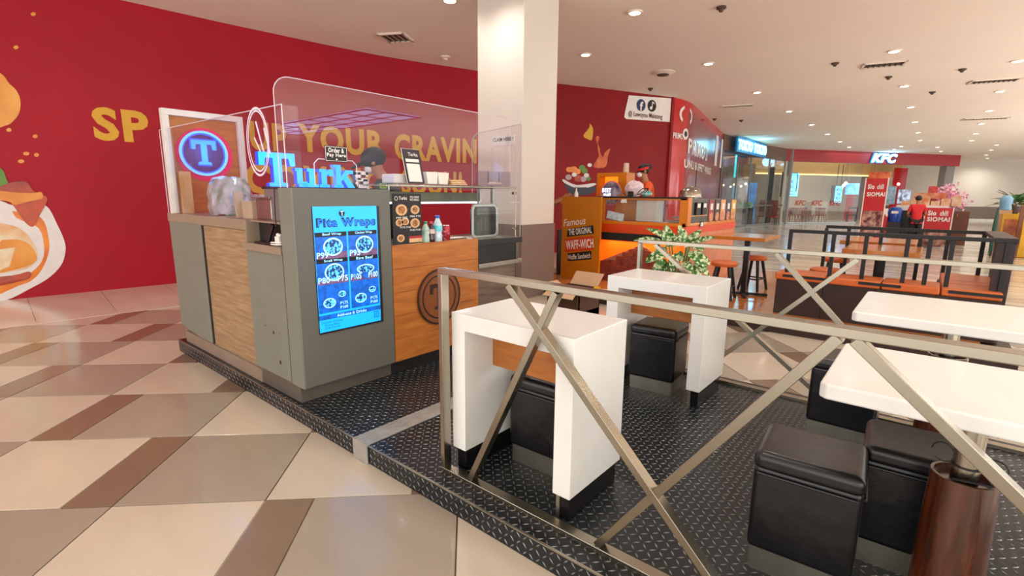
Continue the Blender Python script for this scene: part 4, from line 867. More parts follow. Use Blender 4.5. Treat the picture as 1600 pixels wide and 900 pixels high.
obj('tray_basin', MB().add(vs[k:], [(i,(i+1)%k,k+(i+1)%k,k+i) for i in range(k)]+[tuple(range(k,2*k))]), mat('tray_steel', '4C4E4A', .3, 1, var=.2, scale=12), t, smooth=False); obj('tray_rim', MB().tube(vs[:k]+[vs[0]], .006, 6).add(vs[:2*k], [(i,(i+1)%k,k+(i+1)%k,k+i) for i in range(k)]), mat('bright_steel', '9C9E9A', .25, 1), t, smooth=True)
o = obj('steel_pan', B(-3.4, -3.08, 2.72, 3.05, 1.10, 1.125), M_steel, bevel=.006); tag(o, 'flat stainless steel pan lying behind the leaning tray', 'pan')
o = obj('steel_sheet', B(-3.35, -3.05, 3.15, 3.5, 1.09, 1.10), M_steel2, bevel=.004); tag(o, 'flat steel lid lying on the dark worktop right of the tray', 'sheet')
# things on the glass shelf
zs = 1.561
A, B_ = PX(628, 276, -3.1), PX(650, 236, -3.1)
t = thing('code_standee', 'dark card standee with a white blank panel on the glass shelf', 'standee', (-3.1, (A.y+B_.y)/2, zs))
hz_ = B_.z+.012-zs; yq0, yq1 = A.y+.005, B_.y+.03; wq = yq1-yq0; ux = Vector((0,1,0)); uz = Vector((-.08,-.14,1)).normalized(); O_ = Vector((-3.08, yq0+.03, zs))
obj('standee_card', MB().prism([(0,0),(wq,0),(wq,hz_),(0,hz_)], O_, ux, uz, .004), mat('plum_card', '2A1A26', .4), t); 
n_v = ux.cross(uz)
obj('standee_panel', MB().prism([(.02,.014),(wq-.02,.014),(wq-.02,hz_*.58),(.02,hz_*.58)], O_+n_v*.004, ux, uz, .001).prism([(.02,hz_*.63),(wq-.02,hz_*.63),(wq-.02,hz_*.72),(.02,hz_*.72)], O_+n_v*.004, ux, uz, .001), M_print_w, t)
obj('standee_lettering', text(MB(), 'Turks', O_+n_v*.0052+ux*.05+uz*hz_*.80, ux, uz, wq*.55, hz_*.1, .0008, .02), M_print_w, t)
obj('standee_border', MB().tube([O_, O_+uz*hz_, O_+uz*hz_+ux*wq], .003, 6), M_print_w, t)
def cont(name, px0, px1, h, label, mt, cat, x=-3.15):
    a, b = PX(px0, 280, x).y, PX(px1, 280, x).y; o = obj(name, MB().prism([(0,0),(b-a,0),(b-a+.015,h),(-.015,h)], (x-.06, a, zs), (0,1,0), (0,0,1), .12), mt, bevel=.004); tag(o, label, cat)
M_wcup = mat('white_paper_box', 'E6E4DA', .5, var=.04)
cont('napkin_box', 661, 675, .095, 'left white printed paper box on the glass shelf', M_wcup, 'box'); cont('napkin_box', 679, 692, .095, 'right white printed paper box with a flared rim on the glass shelf', M_wcup, 'box')
a = PX(598, 280, -3.2).y; o = obj('napkin_stack', B(-3.28, -3.12, PX(606,280,-3.2).y, PX(630,280,-3.2).y, zs, zs+.07), M_wcup, bevel=.01); tag(o, 'stack of white napkins left of the card standee', 'napkins')
for k in range(3): o = obj('takeout_pack', B(-3.25, -3.08, PX(697-k, 280, -3.15).y, PX(721-2*k, 280, -3.15).y, zs+.014*k, zs+.012+.014*k), M_wrap, bevel=.002); tag(o, ['lowest', 'middle', 'topmost'][k]+' flat pack in the small tan stack on the glass shelf', 'pack', 'flat tan packs on the glass shelf')
t = thing('tip_box', 'clear acrylic box with crumpled paper at the right end of the glass shelf', 'box', (-3.2, 3.45, zs))
a, b = PX(763, 280, -3.1).y, PX(798, 280, -3.1).y
for bx in ((-3.105,-3.1,a,b),(-3.25,-3.245,a,b),(-3.25,-3.1,a,a+.005),(-3.25,-3.1,b-.005,b)): obj('box_wall', B(bx[0],bx[1],bx[2],bx[3],zs,zs+.135), M_acr, t)
obj('crumpled_paper', MB().ball((-3.17,(a+b)/2-.02,zs+.02), .05,.06,.02).ball((-3.15,(a+b)/2+.04,zs+.02), .03,.03,.018), mat('crumpled_paper', 'D8C0B0', .6, var=.3, scale=30), t)

# light thrown by the neon tubes themselves
for (x, y, z, e) in ((XN+.12, cy_n, cz_n, 2), (XT+.16, 1.62, 1.66, 3), (XT-.12, 1.9, 1.62, 5)):
    l = bpy.data.lights.new('neon_tube_lamp', 'POINT'); l.energy = e; l.color = (.25, .45, 1); l.shadow_soft_size = .12; lo = bpy.data.objects.new('neon_tube_lamp', l); lo.location = (x, y, z); COL.objects.link(lo)
# ============================================================ ORANGE KIOSK
K = 7.3
M_orw = wood('orange_parquet', 'D08A4A', 'B8703A', .2, 2, (1,1,3), coat=.4)
isl = thing('dining_platform', 'raised orange parquet platform carrying the bench, stools and orange kiosk', 'platform', (-2, 8, 0))
obj('platform_base', B(-5.2, .72, 6.0, 10.4, 0, .088), M_dbrown, isl)
n_ = 0
for i in range(int(5.9/.3)):
    for j in range(int(4.4/.6)+1):
        x = -5.2+i*.3; y = 6.0+j*.6-(.3 if i % 2 else 0); y0 = max(y, 6.0); y1 = min(y+.596, 10.4)
        if x < -3.2 and y > 7.0: continue
        if y1 > y0: n_ += 1; obj('parquet_plank', B(x, x+.296, y0, y1, .088, .1), M_orw, isl)
ok = thing('snack_kiosk', 'orange snack kiosk with glass display case, glowing panel and low brick facade', 'kiosk', (-3.5, 7.6, .1))
X0, X1 = -4.26, -2.80
obj('orange_frame', MB().box(X0, X1, K, K+.05, 1.04, 1.09).box(X0, X1, K, K+.05, 1.43, 1.46).box(X0, X0+.09, K, K+.05, 1.09, 1.43).box(X1-.10, X1, K, K+.05, 1.09, 1.46).box(X1-.05, X1, K, K+2.4, 1.04, 1.09), M_orange, ok, bevel=.003)
obj('case_back', B(X0+.1, X1-.7, K+.35, K+.38, 1.09, 1.43), M_orange, ok); obj('case_floor', B(X0, X1-.05, K+.05, K+.4, 1.07, 1.085), M_steel2, ok)
obj('case_pane', B(X0+.09, X1-.10, K+.01, K+.016, 1.09, 1.43), M_glass2, ok); obj('case_top', B(X0-.02, X1, K-.01, K+.42, 1.455, 1.475), M_glass2, ok); obj('case_top_edge', B(X0-.02, X1+.01, K-.015, K-.005, 1.452, 1.478), M_char, ok)
obj('white_tray_panel', B(-3.62, -3.18, K+.05, K+.07, 1.10, 1.42), mat('white_tray', 'C9CDCC', .3), ok)
for k in range(3): obj('steel_tray', B(-3.14+.1*k, -2.92, K+.08, K+.3, 1.10+.06*k, 1.13+.06*k), M_steel2, ok)
obj('paper_note', MB().prism([(0,0),(.30,-.05),(.32,.07),(.02,.12)], (-4.12, K+.0, 1.13), *AY, .004), mat('blue_note', '9CC4D8', .5, hx2='D8E0E4', scale=20), ok); obj('paper_note', MB().prism([(0,0),(.12,0),(.1,.06),(.02,.05)], (-3.88, K, 1.38), *AY, .004), M_print_w, ok)
obj('raised_floor', B(X0-.3, X1-.45, K+.46, K+2.3, .1, .24), M_char, ok); obj('red_band', MB().box(X0-.02, X1+.01, K-.02, K, .90, 1.04).box(X1-.01, X1+.012, K, K+2.4, .93, 1.04), M_redor, ok); obj('black_beam', B(X0-.1, X1-.02, K-.10, K-.02, .78, .90), M_print_k, ok, bevel=.003); obj('black_post', B(-4.30, -4.20, K-.11, K-.01, .1, .88), M_dbrown, ok)
obj('black_post', B(-5.02, -4.99, K-.11, K-.01, .1, .9), M_dbrown, ok)
obj('glowing_panel', B(X0, X1, K+.02, K+.04, .1, .82), M_glow, ok)
obj('side_panel', B(X1-.02, X1, K+.04, K+2.4, .1, .93), mat('salmon_laminate', 'E0875A', .25, var=.05, coat=.3), ok)
obj('kiosk_body', MB().box(X0, X1-.05, K+.05, K+.42, .1, 1.04).box(X1-.4, X1-.05, K+.42, K+2.35, .1, 1.04), M_dbrown, ok)
# low brick facade with a peaked outline
fa = thing('brick_facade', 'low red brick facade with a sloping top below the glowing orange panel', 'brick wall', (-3.5, K-.05, .1))
def topz(x): return .42+(x+4.2)/.75*.33 if x < -3.45 else .75-(x+3.45)/.75*.42
pl = [(-4.2,.1),(-2.75,.1),(-2.75,.36),(-3.45,.74),(-4.2,.41)]
obj('mortar', MB().prism(pl, (0,K-.02,0), (1,0,0), (0,0,1), .025), mat('mortar', 'A06A55', .7), fa)
bh, bw = .062, .205; M_brick = mat('red_brick', '6E2418', .6, hx2='93402B', scale=9, bump=.3)
for r in range(11):
    z = .103+r*(bh+.010)
    for c in range(-1, 8):
        x0 = max(-4.2, -4.2+c*(bw+.010)+(.107 if r % 2 else 0)); x1 = min(-2.75, -4.2+c*(bw+.010)+(.107 if r % 2 else 0)+bw)
        if x1-x0 < .05: continue
        zt = [min(z+bh, topz(x)-.004) for x in (x0, x1)]
        if min(zt) < z+.01: continue
        obj('brick', MB().prism([(x0,z),(x1,z),(x1,zt[1]),(x0,zt[0])], (0,K-.045,0), (1,0,0), (0,0,1), .012+random.uniform(0,.003)), M_brick, fa)
# tall lettered board at the kiosk end
bd = thing('orange_sign_board', 'tall orange board with white waffle sandwich lettering beside the column', 'sign board', (-4.6, 6.9, .1))
YB = 7.05; bx0, bx1 = PY(878, 400, YB).x-.02, PY(936, 400, YB).x; zt = PY(900, 307.5, YB).z
obj('board', B(bx0, bx1, YB, YB+.05, .1, zt), mat('mustard_orange', 'BE7308', .4, var=.03), bd, bevel=.003)
def bt(body, a, b, top, mt, shear=0, off=.015):
    A, B_ = PY(a[0], a[1], YB), PY(b[0], b[1], YB); T_ = PY(a[0], top, YB); d = (B_-A); L_ = d.length; d.normalize()
    obj('board_lettering', text(MB(), body, (A.x, YB-.004, A.z), (d.x, 0, d.z), (-d.z, 0, d.x), L_, T_.z-A.z, .001, off, shear), mt, bd)
def bb(pts, mt): obj('board_banner', MB().prism([(PY(x, y, YB).x, PY(x, y, YB).z) for x, y in reversed(pts)][::-1][::-1], (0,YB-.001,0), (1,0,0), (0,0,1), .002), mt, bd)
bb([(887,358),(927,352),(928,365),(886,370)], M_print_k); bb([(883,373),(928,369),(928,390),(883,394)], mat('orange_red_banner', 'D04418', .4)); bb([(887,396),(924,392),(924,405),(887,408)], M_print_k)
bt('Famous', (881,354), (916,350), 343, M_print_w, .3, .005); bt('THE ORIGINAL', (889,368), (925,364), 358, M_print_w, 0, .02); bt('WAFF-WICH', (885,390), (928,387), 376, M_print_w, 0, .03); bt('Waffle Sandwich', (888,406), (923,403), 398, M_print_w, .2, .01)
# side: product display
XS = X1+.004
obj('display_back', B(XS-.012, XS, K+.02, K+2.4, 1.09, 1.46), mat('dim_display', '4A4438', .4, var=.4, scale=5), ok)
def sidepoly(name, pxs, mt, x, th=.003): obj(name, MB().prism([(PX(u, v, x).y, PX(u, v, x).z) for u, v in pxs], (x, 0, 0), *AX, th), mt, ok)
obj('display_post', B(XS-.002, XS+.02, K-.0, K+.14, 1.06, 1.47), M_orange, ok)
obj('display_shelf', B(XS, XS+.012, K+.14, K+.85, 1.19, 1.205), mat('pale_shelf', 'D8A060', .4), ok); obj('display_shelf', B(XS, XS+.012, K+.14, K+.85, 1.06, 1.09), mat('pale_shelf', 'D8A060'), ok)
for i, (a, b) in enumerate(((.32,.50),(.58,.76))):
    obj('black_snack_pack', B(XS+.002, XS+.03, K+a, K+b, 1.21, 1.40), M_print_k, ok, bevel=.004); obj('pack_label', B(XS+.03, XS+.032, K+a+.03, K+b-.03, 1.32, 1.385), M_print_w, ok)
cols = [('maroon_card', '8E2430'), ('black_card', '2A2020'), ('peach_card', 'E0A070'), ('navy_card', '2A2C50'), ('tan_card', 'D8A848')]
for i, (nm, hx) in enumerate(cols):
    y0 = K+.92+i*.29; obj('product_card', B(XS+.002, XS+.008, y0, y0+.25, 1.10, 1.44), mat(nm, hx, .4, var=.2, scale=30), ok); obj('card_label', B(XS+.008, XS+.010, y0+.07, y0+.18, 1.28, 1.38), M_print_w, ok)
    obj('card_snack_picture', MB().disc((XS+.008, y0+.125, 1.16), *AX, .085, .004, 20, .95), mat('snack_picture', 'E0A878', .4, hx2='C05A40', scale=30), ok)
obj('notice_frame', B(XS+.012, XS+.02, K+.55, K+.70, 1.02, 1.10), M_dk, ok); obj('notice_card', B(XS+.02, XS+.022, K+.57, K+.68, 1.03, 1.09), M_print_w, ok)
# on the kiosk
t = thing('warming_cabinet', 'small orange lit cabinet with a round print on the kiosk counter', 'cabinet', (-4.2, 7.75, 1.475))
YW = 7.85
a, b = PY(932, 300, YW).x, PY(978, 300, YW).x; zt = PY(950, 270, YW).z
obj('cabinet_frame', MB().box(a, b, YW, YW+.3, zt-.06, zt).box(a, a+.05, YW, YW+.3, 1.476, zt-.06).box(b-.16, b, YW, YW+.3, 1.476, zt-.06), M_orange, t); obj('lit_back', B(a+.05, b-.16, YW+.2, YW+.22, 1.476, zt-.06), mat('lit_orange_back', 'FF8A1A', .5, emit=1.0, var=.05), t)
o = obj('phone_stand', MB().cyl((b-.07,YW+.1,zt), (b-.07,YW+.1,zt+.16), .05, .045), mat('beige_cover', 'D8C0A8', .5), bevel=.01); tag(o, 'small pale cylinder with a dark dot on top of the orange cabinet', 'holder')
t = thing('round_menu_print', 'round pink edged print with lit lettering standing on the kiosk counter', 'sign', (-3.9, 7.62, 1.476))
c_ = PY(955, 298, 7.62); obj('print_disc', MB().disc((c_.x, 7.63, 1.53), *AY, .19, .006, 32), mat('navy_print', '2A2A48', .4, hx2='C0B8D0', scale=10), t); obj('print_rim', MB().ring((c_.x, 7.625, 1.53), *AY, .185, .205, .004, 32), mat('pink_rim', 'E8788A', .4), t)
obj('print_lettering', text(text(MB(), 'BEST', (c_.x-.17, 7.618, 1.545), *AY, .17, .07, .002, .03), 'WAFF', (c_.x-.15, 7.618, 1.48), *AY, .15, .05, .002, .03), mat('lit_white', 'E8ECFF', .4, emit=1.2), t)
def lump(name, c, r, mt, label, cat, seed=1, n=14, m_=9):
    random.seed(seed); b_ = MB().ball(c, *r, n=n, m_=m_); b_.v = [(v[0]+random.uniform(-1,1)*r[0]*.12, v[1]+random.uniform(-1,1)*r[1]*.12, max(c[2]-r[2], v[2]+random.uniform(-1,1)*r[2]*.12)) for v in b_.v]
    o = obj(name, b_, mt); tag(o, label, cat); return o
M_plb = mat('pinkish_plastic', 'D8BCC4', .2, hx2='F0DCE0', scale=14, coat=.5, bump=.4)
lump('plastic_bundle', (-3.78, 7.55, 1.60), (.16,.10,.125), M_plb, 'crinkled pinkish plastic bundle on the orange kiosk counter', 'plastic bag', 4)
lump('teal_pack', (-3.58, 7.6, 1.53), (.09,.07,.05), mat('teal_pack', '2E9A90', .4, hx2='B8E0DC', scale=20), 'teal and white pack on the orange kiosk counter', 'pack', 5)
t = thing('card_reader', 'small black box with looped black cable on the kiosk counter', 'device', (-3.75, 7.4, 1.476)); obj('reader_body', B(-3.79, -3.72, 7.36, 7.42, 1.478, 1.56), M_print_k, t)
obj('cable', MB().tube([(-3.56+.09*math.cos(a), 7.42, 1.56+.05*math.sin(a*1.3)) for a in [j*.4 for j in range(20)]], .006, 6), M_print_k, t, smooth=True)
t = thing('steel_dome_grill', 'shiny steel domed grill at the corner of the orange kiosk', 'grill', (-2.86, 7.75, 1.47))
obj('dome', MB().lathe((-2.95,7.8,1.475), [(.17,0),(.17,.03),(.15,.10),(.09,.15),(.02,.165)], 20), M_steel, t, smooth=True); obj('grill_base', B(-3.12, -2.82, 7.62, 7.98, 1.462, 1.478), M_char, t)
t = thing('condiment_bottles', 'white spray bottle and stacked lids at the left end of the orange board', 'bottle', (-4.75, 7.35, 1.47))
obj('bottle_body', MB().lathe((-4.76,7.36,1.40), [(.035,0),(.035,.12),(.012,.17),(.012,.21)], 14), M_print_w, t, smooth=True); obj('lid_stack', B(-4.80, -4.55, 7.3, 7.5, 1.39, 1.45), M_print_k, t)
obj('counter_shelf', B(-5.0, -4.3, 7.25, 7.55, 1.34, 1.39), M_orange, t)
l = bpy.data.lights.new('kiosk_glow_lamp', 'AREA'); l.shape = 'RECTANGLE'; l.size = 1.2; l.size_y = .05; l.energy = 5; l.color = (1, .45, .12); lo = bpy.data.objects.new('kiosk_glow_lamp', l); lo.location = (-3.5, K-.06, .775); COL.objects.link(lo)

# ============================================================ POTTED PLANT
PXc, PYc = -2.05, 5.2
pl_ = thing('potted_dieffenbachia', 'potted plant with large pale variegated leaves behind the back railing', 'potted plant', (PXc, PYc, 0))
obj('pot', MB().lathe((PXc,PYc,0), [(.13,0),(.15,.02),(.19,.33),(.20,.36),(.18,.36),(.17,.31)], 28), mat('terracotta_pot', '6A3A2C', .5), pl_, smooth=True); obj('soil', MB().lathe((PXc,PYc,.30), [(.001,0),(.172,0),(.172,.015),(.001,.02)], 20), M_dk, pl_)
def leaf(base, tip, width, droop, up=(0,0,1), name='leaf', par=None, mt=None, nseg=8):
    base, tip, up = Vector(base), Vector(tip), Vector(up).normalized(); a = tip-base; L_ = a.length; ad = a.normalized(); sd = ad.cross(up)
    if sd.length < .1: sd = Vector((1,0,0))
    sd.normalize(); nn = sd.cross(ad); vs = []; fs = []
    for k in range(nseg+1):
        t_ = k/nseg; w_ = width*(math.sin(math.pi*min(1, t_*.92+.04))**.75)*(1-.25*t_); c = base+a*t_+nn*(droop*4*t_*(1-t_))
        for j, q_ in enumerate((-1,-.5,0,.5,1)): vs.append(c+sd*w_*q_/2+nn*(abs(q_)**1.5*w_*.16)*(1)+nn*.004*math.sin(k*2.1+j))
    for k in range(nseg):
        for j in range(4): i = k*5+j; fs.append((i,i+1,i+6,i+5))
    o = obj(name, MB().add(vs, fs), mt or M_leaf, par, smooth=True); return o
random.seed(11)
def W_(px, py, dy=0): return PY(px, py, PYc+dy)
stem0 = Vector((PXc, PYc, .33))
for i, (b, t_, w_, dr_, dy) in enumerate([((1046,386),(1040,352),.125,.0,-.05), ((1050,377),(1010,357),.07,.03,-.03), ((1040,381),(990,376),.065,.05,-.1), ((1073,386),(1061,352),.10,.0,-.03), ((1074,384),(1096,359),.09,.02,0), ((1078,384),(1118,371),.07,.03,-.08),
        ((1045,398),(1008,410),.12,.04,-.05), ((1040,405),(1020,425),.09,.02,-.1), ((1076,395),(1104,418),.13,.05,-.06), ((1080,395),(1110,414),.08,.04,.02), ((1068,410),(1080,428),.11,.02,-.12), ((1056,396),(1050,424),.10,.02,-.05), ((1064,392),(1060,412),.08,.0,-.02),
        ((1050,385),(1075,372),.07,.02,.1), ((1045,410),(1028,436),.09,.03,0), ((1070,412),(1098,436),.09,.03,.05), ((1060,380),(1052,365),.06,.0,.1), ((1080,386),(1100,392),.06,.03,.1), ((1045,390),(1020,398),.08,.04,.12), ((1085,410),(1108,432),.08,.03,-.05)]):
    A, T_ = W_(*b, dy*.5), W_(*t_, dy*1.4); tocam = (CP-A).normalized()
    leaf(A, T_, w_*1.15, dr_, up=tocam+Vector((0,0,.6)), name='leaf', par=pl_)
    if i < 16: obj('stem', MB().tube([stem0+Vector((random.uniform(-.05,.05), random.uniform(-.05,.05), 0)), (stem0+A)/2+Vector((0,0,.05)), A], .008, 6), mat('leaf_stem', '4E7A3A', .5), pl_, smooth=True)

# ============================================================ HIGH TABLE AND STOOLS
def sqtable(name, label, x0, x1, y0, y1, zt, base, th=.05, grp=None):
    t = thing(name, label, 'table', ((x0+x1)/2, (y0+y1)/2, .1), grp); bx, by = base
    obj('tabletop', B(x0, x1, y0, y1, zt-th, zt), mat('orange_tabletop', 'C9802F', .22, hx2='B86A22', scale=3, stretch=(1,6,1), coat=.4), t, bevel=.006)
    obj('pole', B(bx-.035, bx+.035, by-.035, by+.035, .12, zt-th), M_print_k, t, bevel=.004); obj('base_bar', MB().bar((bx-.3,by-.1,.12), (bx+.3,by+.1,.12), .05, .03, (0,0,1)).bar((bx+.1,by-.3,.12), (bx-.1,by+.3,.12), .05, .03, (0,0,1)), M_print_k, t, bevel=.004)
    return t
sqtable('high_table', 'orange wooden topped table on a black pole between two round stools', -2.52, -1.74, 7.48, 8.35, .93, (-1.98, 7.55))
def rstool(label, x, y, zt=.62):
    t = thing('round_stool', label, 'stool', (x, y, .1), 'round orange stools')
    obj('seat', MB().lathe((x,y,zt-.075), [(.10,-.0),(.165,.01),(.175,.03),(.172,.055),(.15,.072),(.02,.078)], 28), M_cush, t, smooth=True)
    for k in range(4):
        a = k*math.pi/2+.6; obj('leg', MB().cyl((x+.21*math.cos(a), y+.21*math.sin(a), .1), (x+.11*math.cos(a), y+.11*math.sin(a), zt-.07), .02, .024, 8), M_print_k, t)
    f = MB(); P_ = [(x+.175*math.cos(k*math.pi/2+.6), y+.175*math.sin(k*math.pi/2+.6), .27) for k in range(5)]; f.tube(P_, .011, 6); obj('footrest', f, M_print_k, t, smooth=True)
    return t
c1 = PZ(1180, 401, .60); r0 = rstool('orange round stool right of the high table pole', c1.x, c1.y)
c2 = PZ(1132, 410, .60); dup(r0, (c2.x, c2.y, .1), .3, 'orange round stool left of the high table, near the plant')
c3 = PZ(1307, 404, .60); dup(r0, (c3.x, c3.y, .1), .2, 'orange round stool seen above the bench, farther of the two')
c4 = PZ(1290, 421, .60); dup(r0, (c4.x, c4.y, .1), .9, 'orange round stool right behind the bench seat, nearer of the two')

# bench booth
YBn = 6.6
bn = thing('bench_booth', 'dark brown booth bench with orange cushions and black rail back', 'bench', (-.4, 6.9, .1))
for k in range(4): a = -1.37+k*.492; obj('bench_panel', B(a+.002, a+.49, YBn, YBn+.03, .1, .52), M_dbrown, bn, bevel=.002)
obj('bench_body', MB().box(-1.36, .60, YBn+.03, YBn+.42, .1, .52).box(.12, .60, YBn+.42, 8.1, .1, .50), M_dbrown, bn)
cw = [(-1.39,-.86),(-.86,-.35),(-.35,.14),(.14,.60)]
for a, b in cw: obj('cushion', B(a+.004, b-.004, YBn-.02, YBn+.42, .52, .60), M_cush, bn, bevel=.018, seg=3)
for a, b in ((YBn+.43,7.3),(7.31,8.0)): obj('cushion', B(.14, .60, a, b, .52, .60), M_cush, bn, bevel=.018, seg=3)
YR = 6.7; zr = 1.115
obj('top_rail', MB().box(-1.305, .64, YR-.02, YR+.02, zr-.04, zr), M_print_k, bn, bevel=.003)
for a, b in ((-1.30,-.86),(-.55,-.18),(.2,.6)): obj('lower_rail', B(a, b, YR-.015, YR+.015, .60, .625) if False else B(a, b, YBn-.03, YBn-.005, .555, .585), M_print_k, bn)
for x in (-1.285,-.845,-.54,-.18,.0,.175,.575): obj('rail_post', B(x-.02, x+.02, YR-.02, YR+.02, .58, zr-.04), M_print_k, bn, bevel=.002)
obj('back_rail', B(-1.13, .5, 8.08, 8.12, zr-.04, zr), M_print_k, bn)
for x in (-1.12,-.86,-.5,-.1,.16,.48): obj('rail_post', B(x-.02, x+.02, 8.08, 8.12, .5 if x > .1 else .1, zr-.04), M_print_k, bn)
obj('side_rail', MB().box(.47, .64, 6.70, 8.12, zr-.03, zr+.004), M_dbrown, bn); 
for k in range(12): y = 6.74+k*.115; obj('side_slat', B(.575, .60, y, y+.085, .1, zr-.03), M_dbrown, bn)
obj('corner_post', B(.50, .63, 6.70, 6.76, .1, zr-.03), M_dbrown, bn)
sqtable('booth_table', 'orange wooden booth table seen through the black bench rails, nearer one', -.79, -.06, 7.0, 7.95, .90, (-.42, 7.5), .055)
sqtable('booth_table', 'orange wooden table beyond the back rail of the booth', -.98, -.14, 8.35, 9.4, .90, (-.55, 8.9), .055)

# open cardboard box standing between the kiosks
t = thing('open_carton', 'open brown cardboard box with raised flaps on a crate behind the front white table', 'cardboard box', (-3.0, 4.4, 0))
M_card = mat('cardboard', 'C9A27E', .65, var=.05)
cbz = .62; bx_ = [PZ(835, 475, cbz), PZ(905, 487, cbz)]
cx0, cx1, cy0, cy1 = -2.88, -2.50, 3.98, 4.36
obj('crate_base', B(cx0, cx1, cy0, cy1, 0, .24), M_char, t); obj('box_body', MB().box(cx0, cx1, cy0, cy0+.01, .24, .57).box(cx0, cx1, cy1-.01, cy1, .24, .57).box(cx0, cx0+.01, cy0, cy1, .24, .57).box(cx1-.01, cx1, cy0, cy1, .24, .57).box(cx0, cx1, cy0, cy1, .24, .37), mat('shaded_cardboard', '5A3A2A', .7), t)  # body darker than the flaps: interior shade put into its colour
obj('box_flap', MB().bar(((cx0+cx1)/2, cy1, .57), ((cx0+cx1)/2-.02, cy1+.10, .84), cx1-cx0-.04, .008, (0,-1,.6)) if False else MB().prism([(0,0),(cx1-cx0-.05,0),(cx1-cx0-.02,.15),(.03,.15)], (cx0+.02, cy1, .57), (1,0,0), Vector((0,.5,.86)), .006), M_card, t)
obj('box_flap', MB().prism([(0,0),(cx1-cx0-.05,0),(cx1-cx0-.0,.16),(.03,.16)], (cx0+.02, cy0, .57), (1,0,0), Vector((0,-.95,-.25)), .006), M_card, t)
obj('box_flap', MB().prism([(0,0),(.24,0),(.34,.14),(.02,.14)], (cx0, cy0+.02, .57), (0,1,0), Vector((-.95,0,.12)), .006), M_card, t); obj('box_flap', MB().prism([(0,0),(.24,0),(.34,.14),(.02,.14)], (cx1, cy0+.02, .57), (0,1,0), Vector((.95,0,.05)), .006), M_card, t)
o = obj('yellow_scrap', MB().prism([(0,0),(.06,0),(.08,.05),(.01,.06)], (-2.46, 4.15, .57), (1,0,0), (0,.3,.9), .004), M_yellow); tag(o, 'small yellow scrap at the right flap of the cardboard box', 'paper scrap')

# ============================================================ FAR KIOSK WITH RED POSTERS
fk = thing('dumpling_kiosk', 'far black kiosk with white counter top and stacked goods before the red fascia', 'kiosk', (-.8, 20.9, 0))
fy = 20.7
def FX_(px, y=fy): return PY(px, 330, y).x
x0, x1 = FX_(1376), FX_(1462)
obj('kiosk_body', B(x0, x1, fy, fy+1.2, 0, 1.12), M_char, fk); obj('worktop', B(x0+.4, x1+.3, fy-.05, fy+1.2, 1.12, 1.28), M_print_w, fk)
for k in range(6): a = x0+.5+k*.25; obj('goods_box', B(a, a+.22, fy+.3, fy+.6, 1.28, 1.42+.08*(k % 3)), mat('cream_goods', 'D8C0A0', .5, hx2='C87848', scale=6), fk)
obj('header_panel', B(x0+.8, x0+1.6, fy+.7, fy+.75, 1.5, 1.68), mat('orange_header', 'C8663A', .5, hx2='D8A080', scale=6), fk)
for px, c_ in ((1386,'9AC0D8'), (1452,'C04040')): a = FX_(px); obj('menu_card', B(a-.12, a+.12, fy+.8, fy+.83, 1.3, 1.9), mat('card_'+c_, c_, .4, var=.3, scale=12), fk)
def poster(label, pa, pb, y, z0, z1, lines, tall):
    t = thing('standing_banner', label, 'banner', ((PY(pa, 350, y).x+PY(pb, 350, y).x)/2, y, 0)); a, b = PY(pa, 340, y).x, PY(pb, 340, y).x
    obj('banner_sheet', B(a, b, y, y+.02, z0, z1), mat('banner_red', 'C4141C', .35, var=.06, scale=2), t); obj('banner_pole', B(a-.03, a, y-.01, y+.03, 0, z1+.02), M_print_w, t); obj('banner_pole', B(b, b+.03, y-.01, y+.03, 0, z1+.02), M_print_w, t)
    obj('banner_photo', B(a+.02, b-.02, y-.004, y, z0, z0+(z1-z0)*.42), mat('dumpling_photo', '5A1A18', .4, hx2='D0A090', scale=5, fac=(.42,.6)), t)
    obj('banner_lettering', text(text(MB(), 'Sio', (a+.06, y-.005, z1-.24*(1.4 if tall else 1)), *AY, (b-a)*.32, .16, .002, .04), 'chili', (a+(b-a)*.55, y-.005, z1-.24*(1.4 if tall else 1)), *AY, (b-a)*.3, .16, .002, .04), M_print_w, t)
    obj('banner_lettering', text(MB(), 'SIOMAI', (a+.06, y-.005, z1-.42*(1.35 if tall else 1)), *AY, (b-a)*.85, .14, .002, .04), M_print_w, t)
    return t
poster('tall red roll-up banner left of the far kiosk', 1346, 1379, 20.0, .35, 2.12, None, True)
poster('low red poster panel at the right end of the far kiosk', 1445, 1487, 20.4, .02, 1.22, None, False)
o = obj('hanging_red_box', B(PY(1357,275,20.8).x, PY(1391,275,20.8).x, 20.8, 21.1, PY(1370,281,20.8).z, PY(1370,269,20.8).z), mat('orange_red_box', 'C8401C', .4, hx2='D88048', scale=6)); tag(o, 'orange red box with worn print above the tall red banner', 'box')
# carry it on poles
t = thing('display_stand', 'pair of thin poles carrying the orange red box', 'stand', (PY(1374,275,20.9).x, 20.95, 0))
for px in (1359, 1389): a = PY(px, 275, 20.9).x; obj('display_pole', MB().cyl((a,20.95,0), (a,20.95,PY(1370,281,20.8).z), .02), M_steel2, t)
t = thing('gas_canister', 'red canister stand with a white top left of the blue container', 'container', (FX_(1378, 20.3), 20.3, 0)); a = FX_(1379, 20.3)
obj('canister_body', MB().cyl((a,20.3,0), (a,20.3,.98), .17, n=20), mat('red_canister', 'B8262A', .4, hx2='E8D8D0', scale=6, fac=(.62,.66)), t, smooth=True); obj('canister_top', MB().cyl((a,20.3,.98), (a,20.3,1.17), .15, n=20), M_print_w, t, smooth=True)
t = thing('water_dispenser', 'blue plastic drink container on the dark far kiosk', 'container', (FX_(1399, 20.4), 20.4, 0)); a = FX_(1399, 20.4)
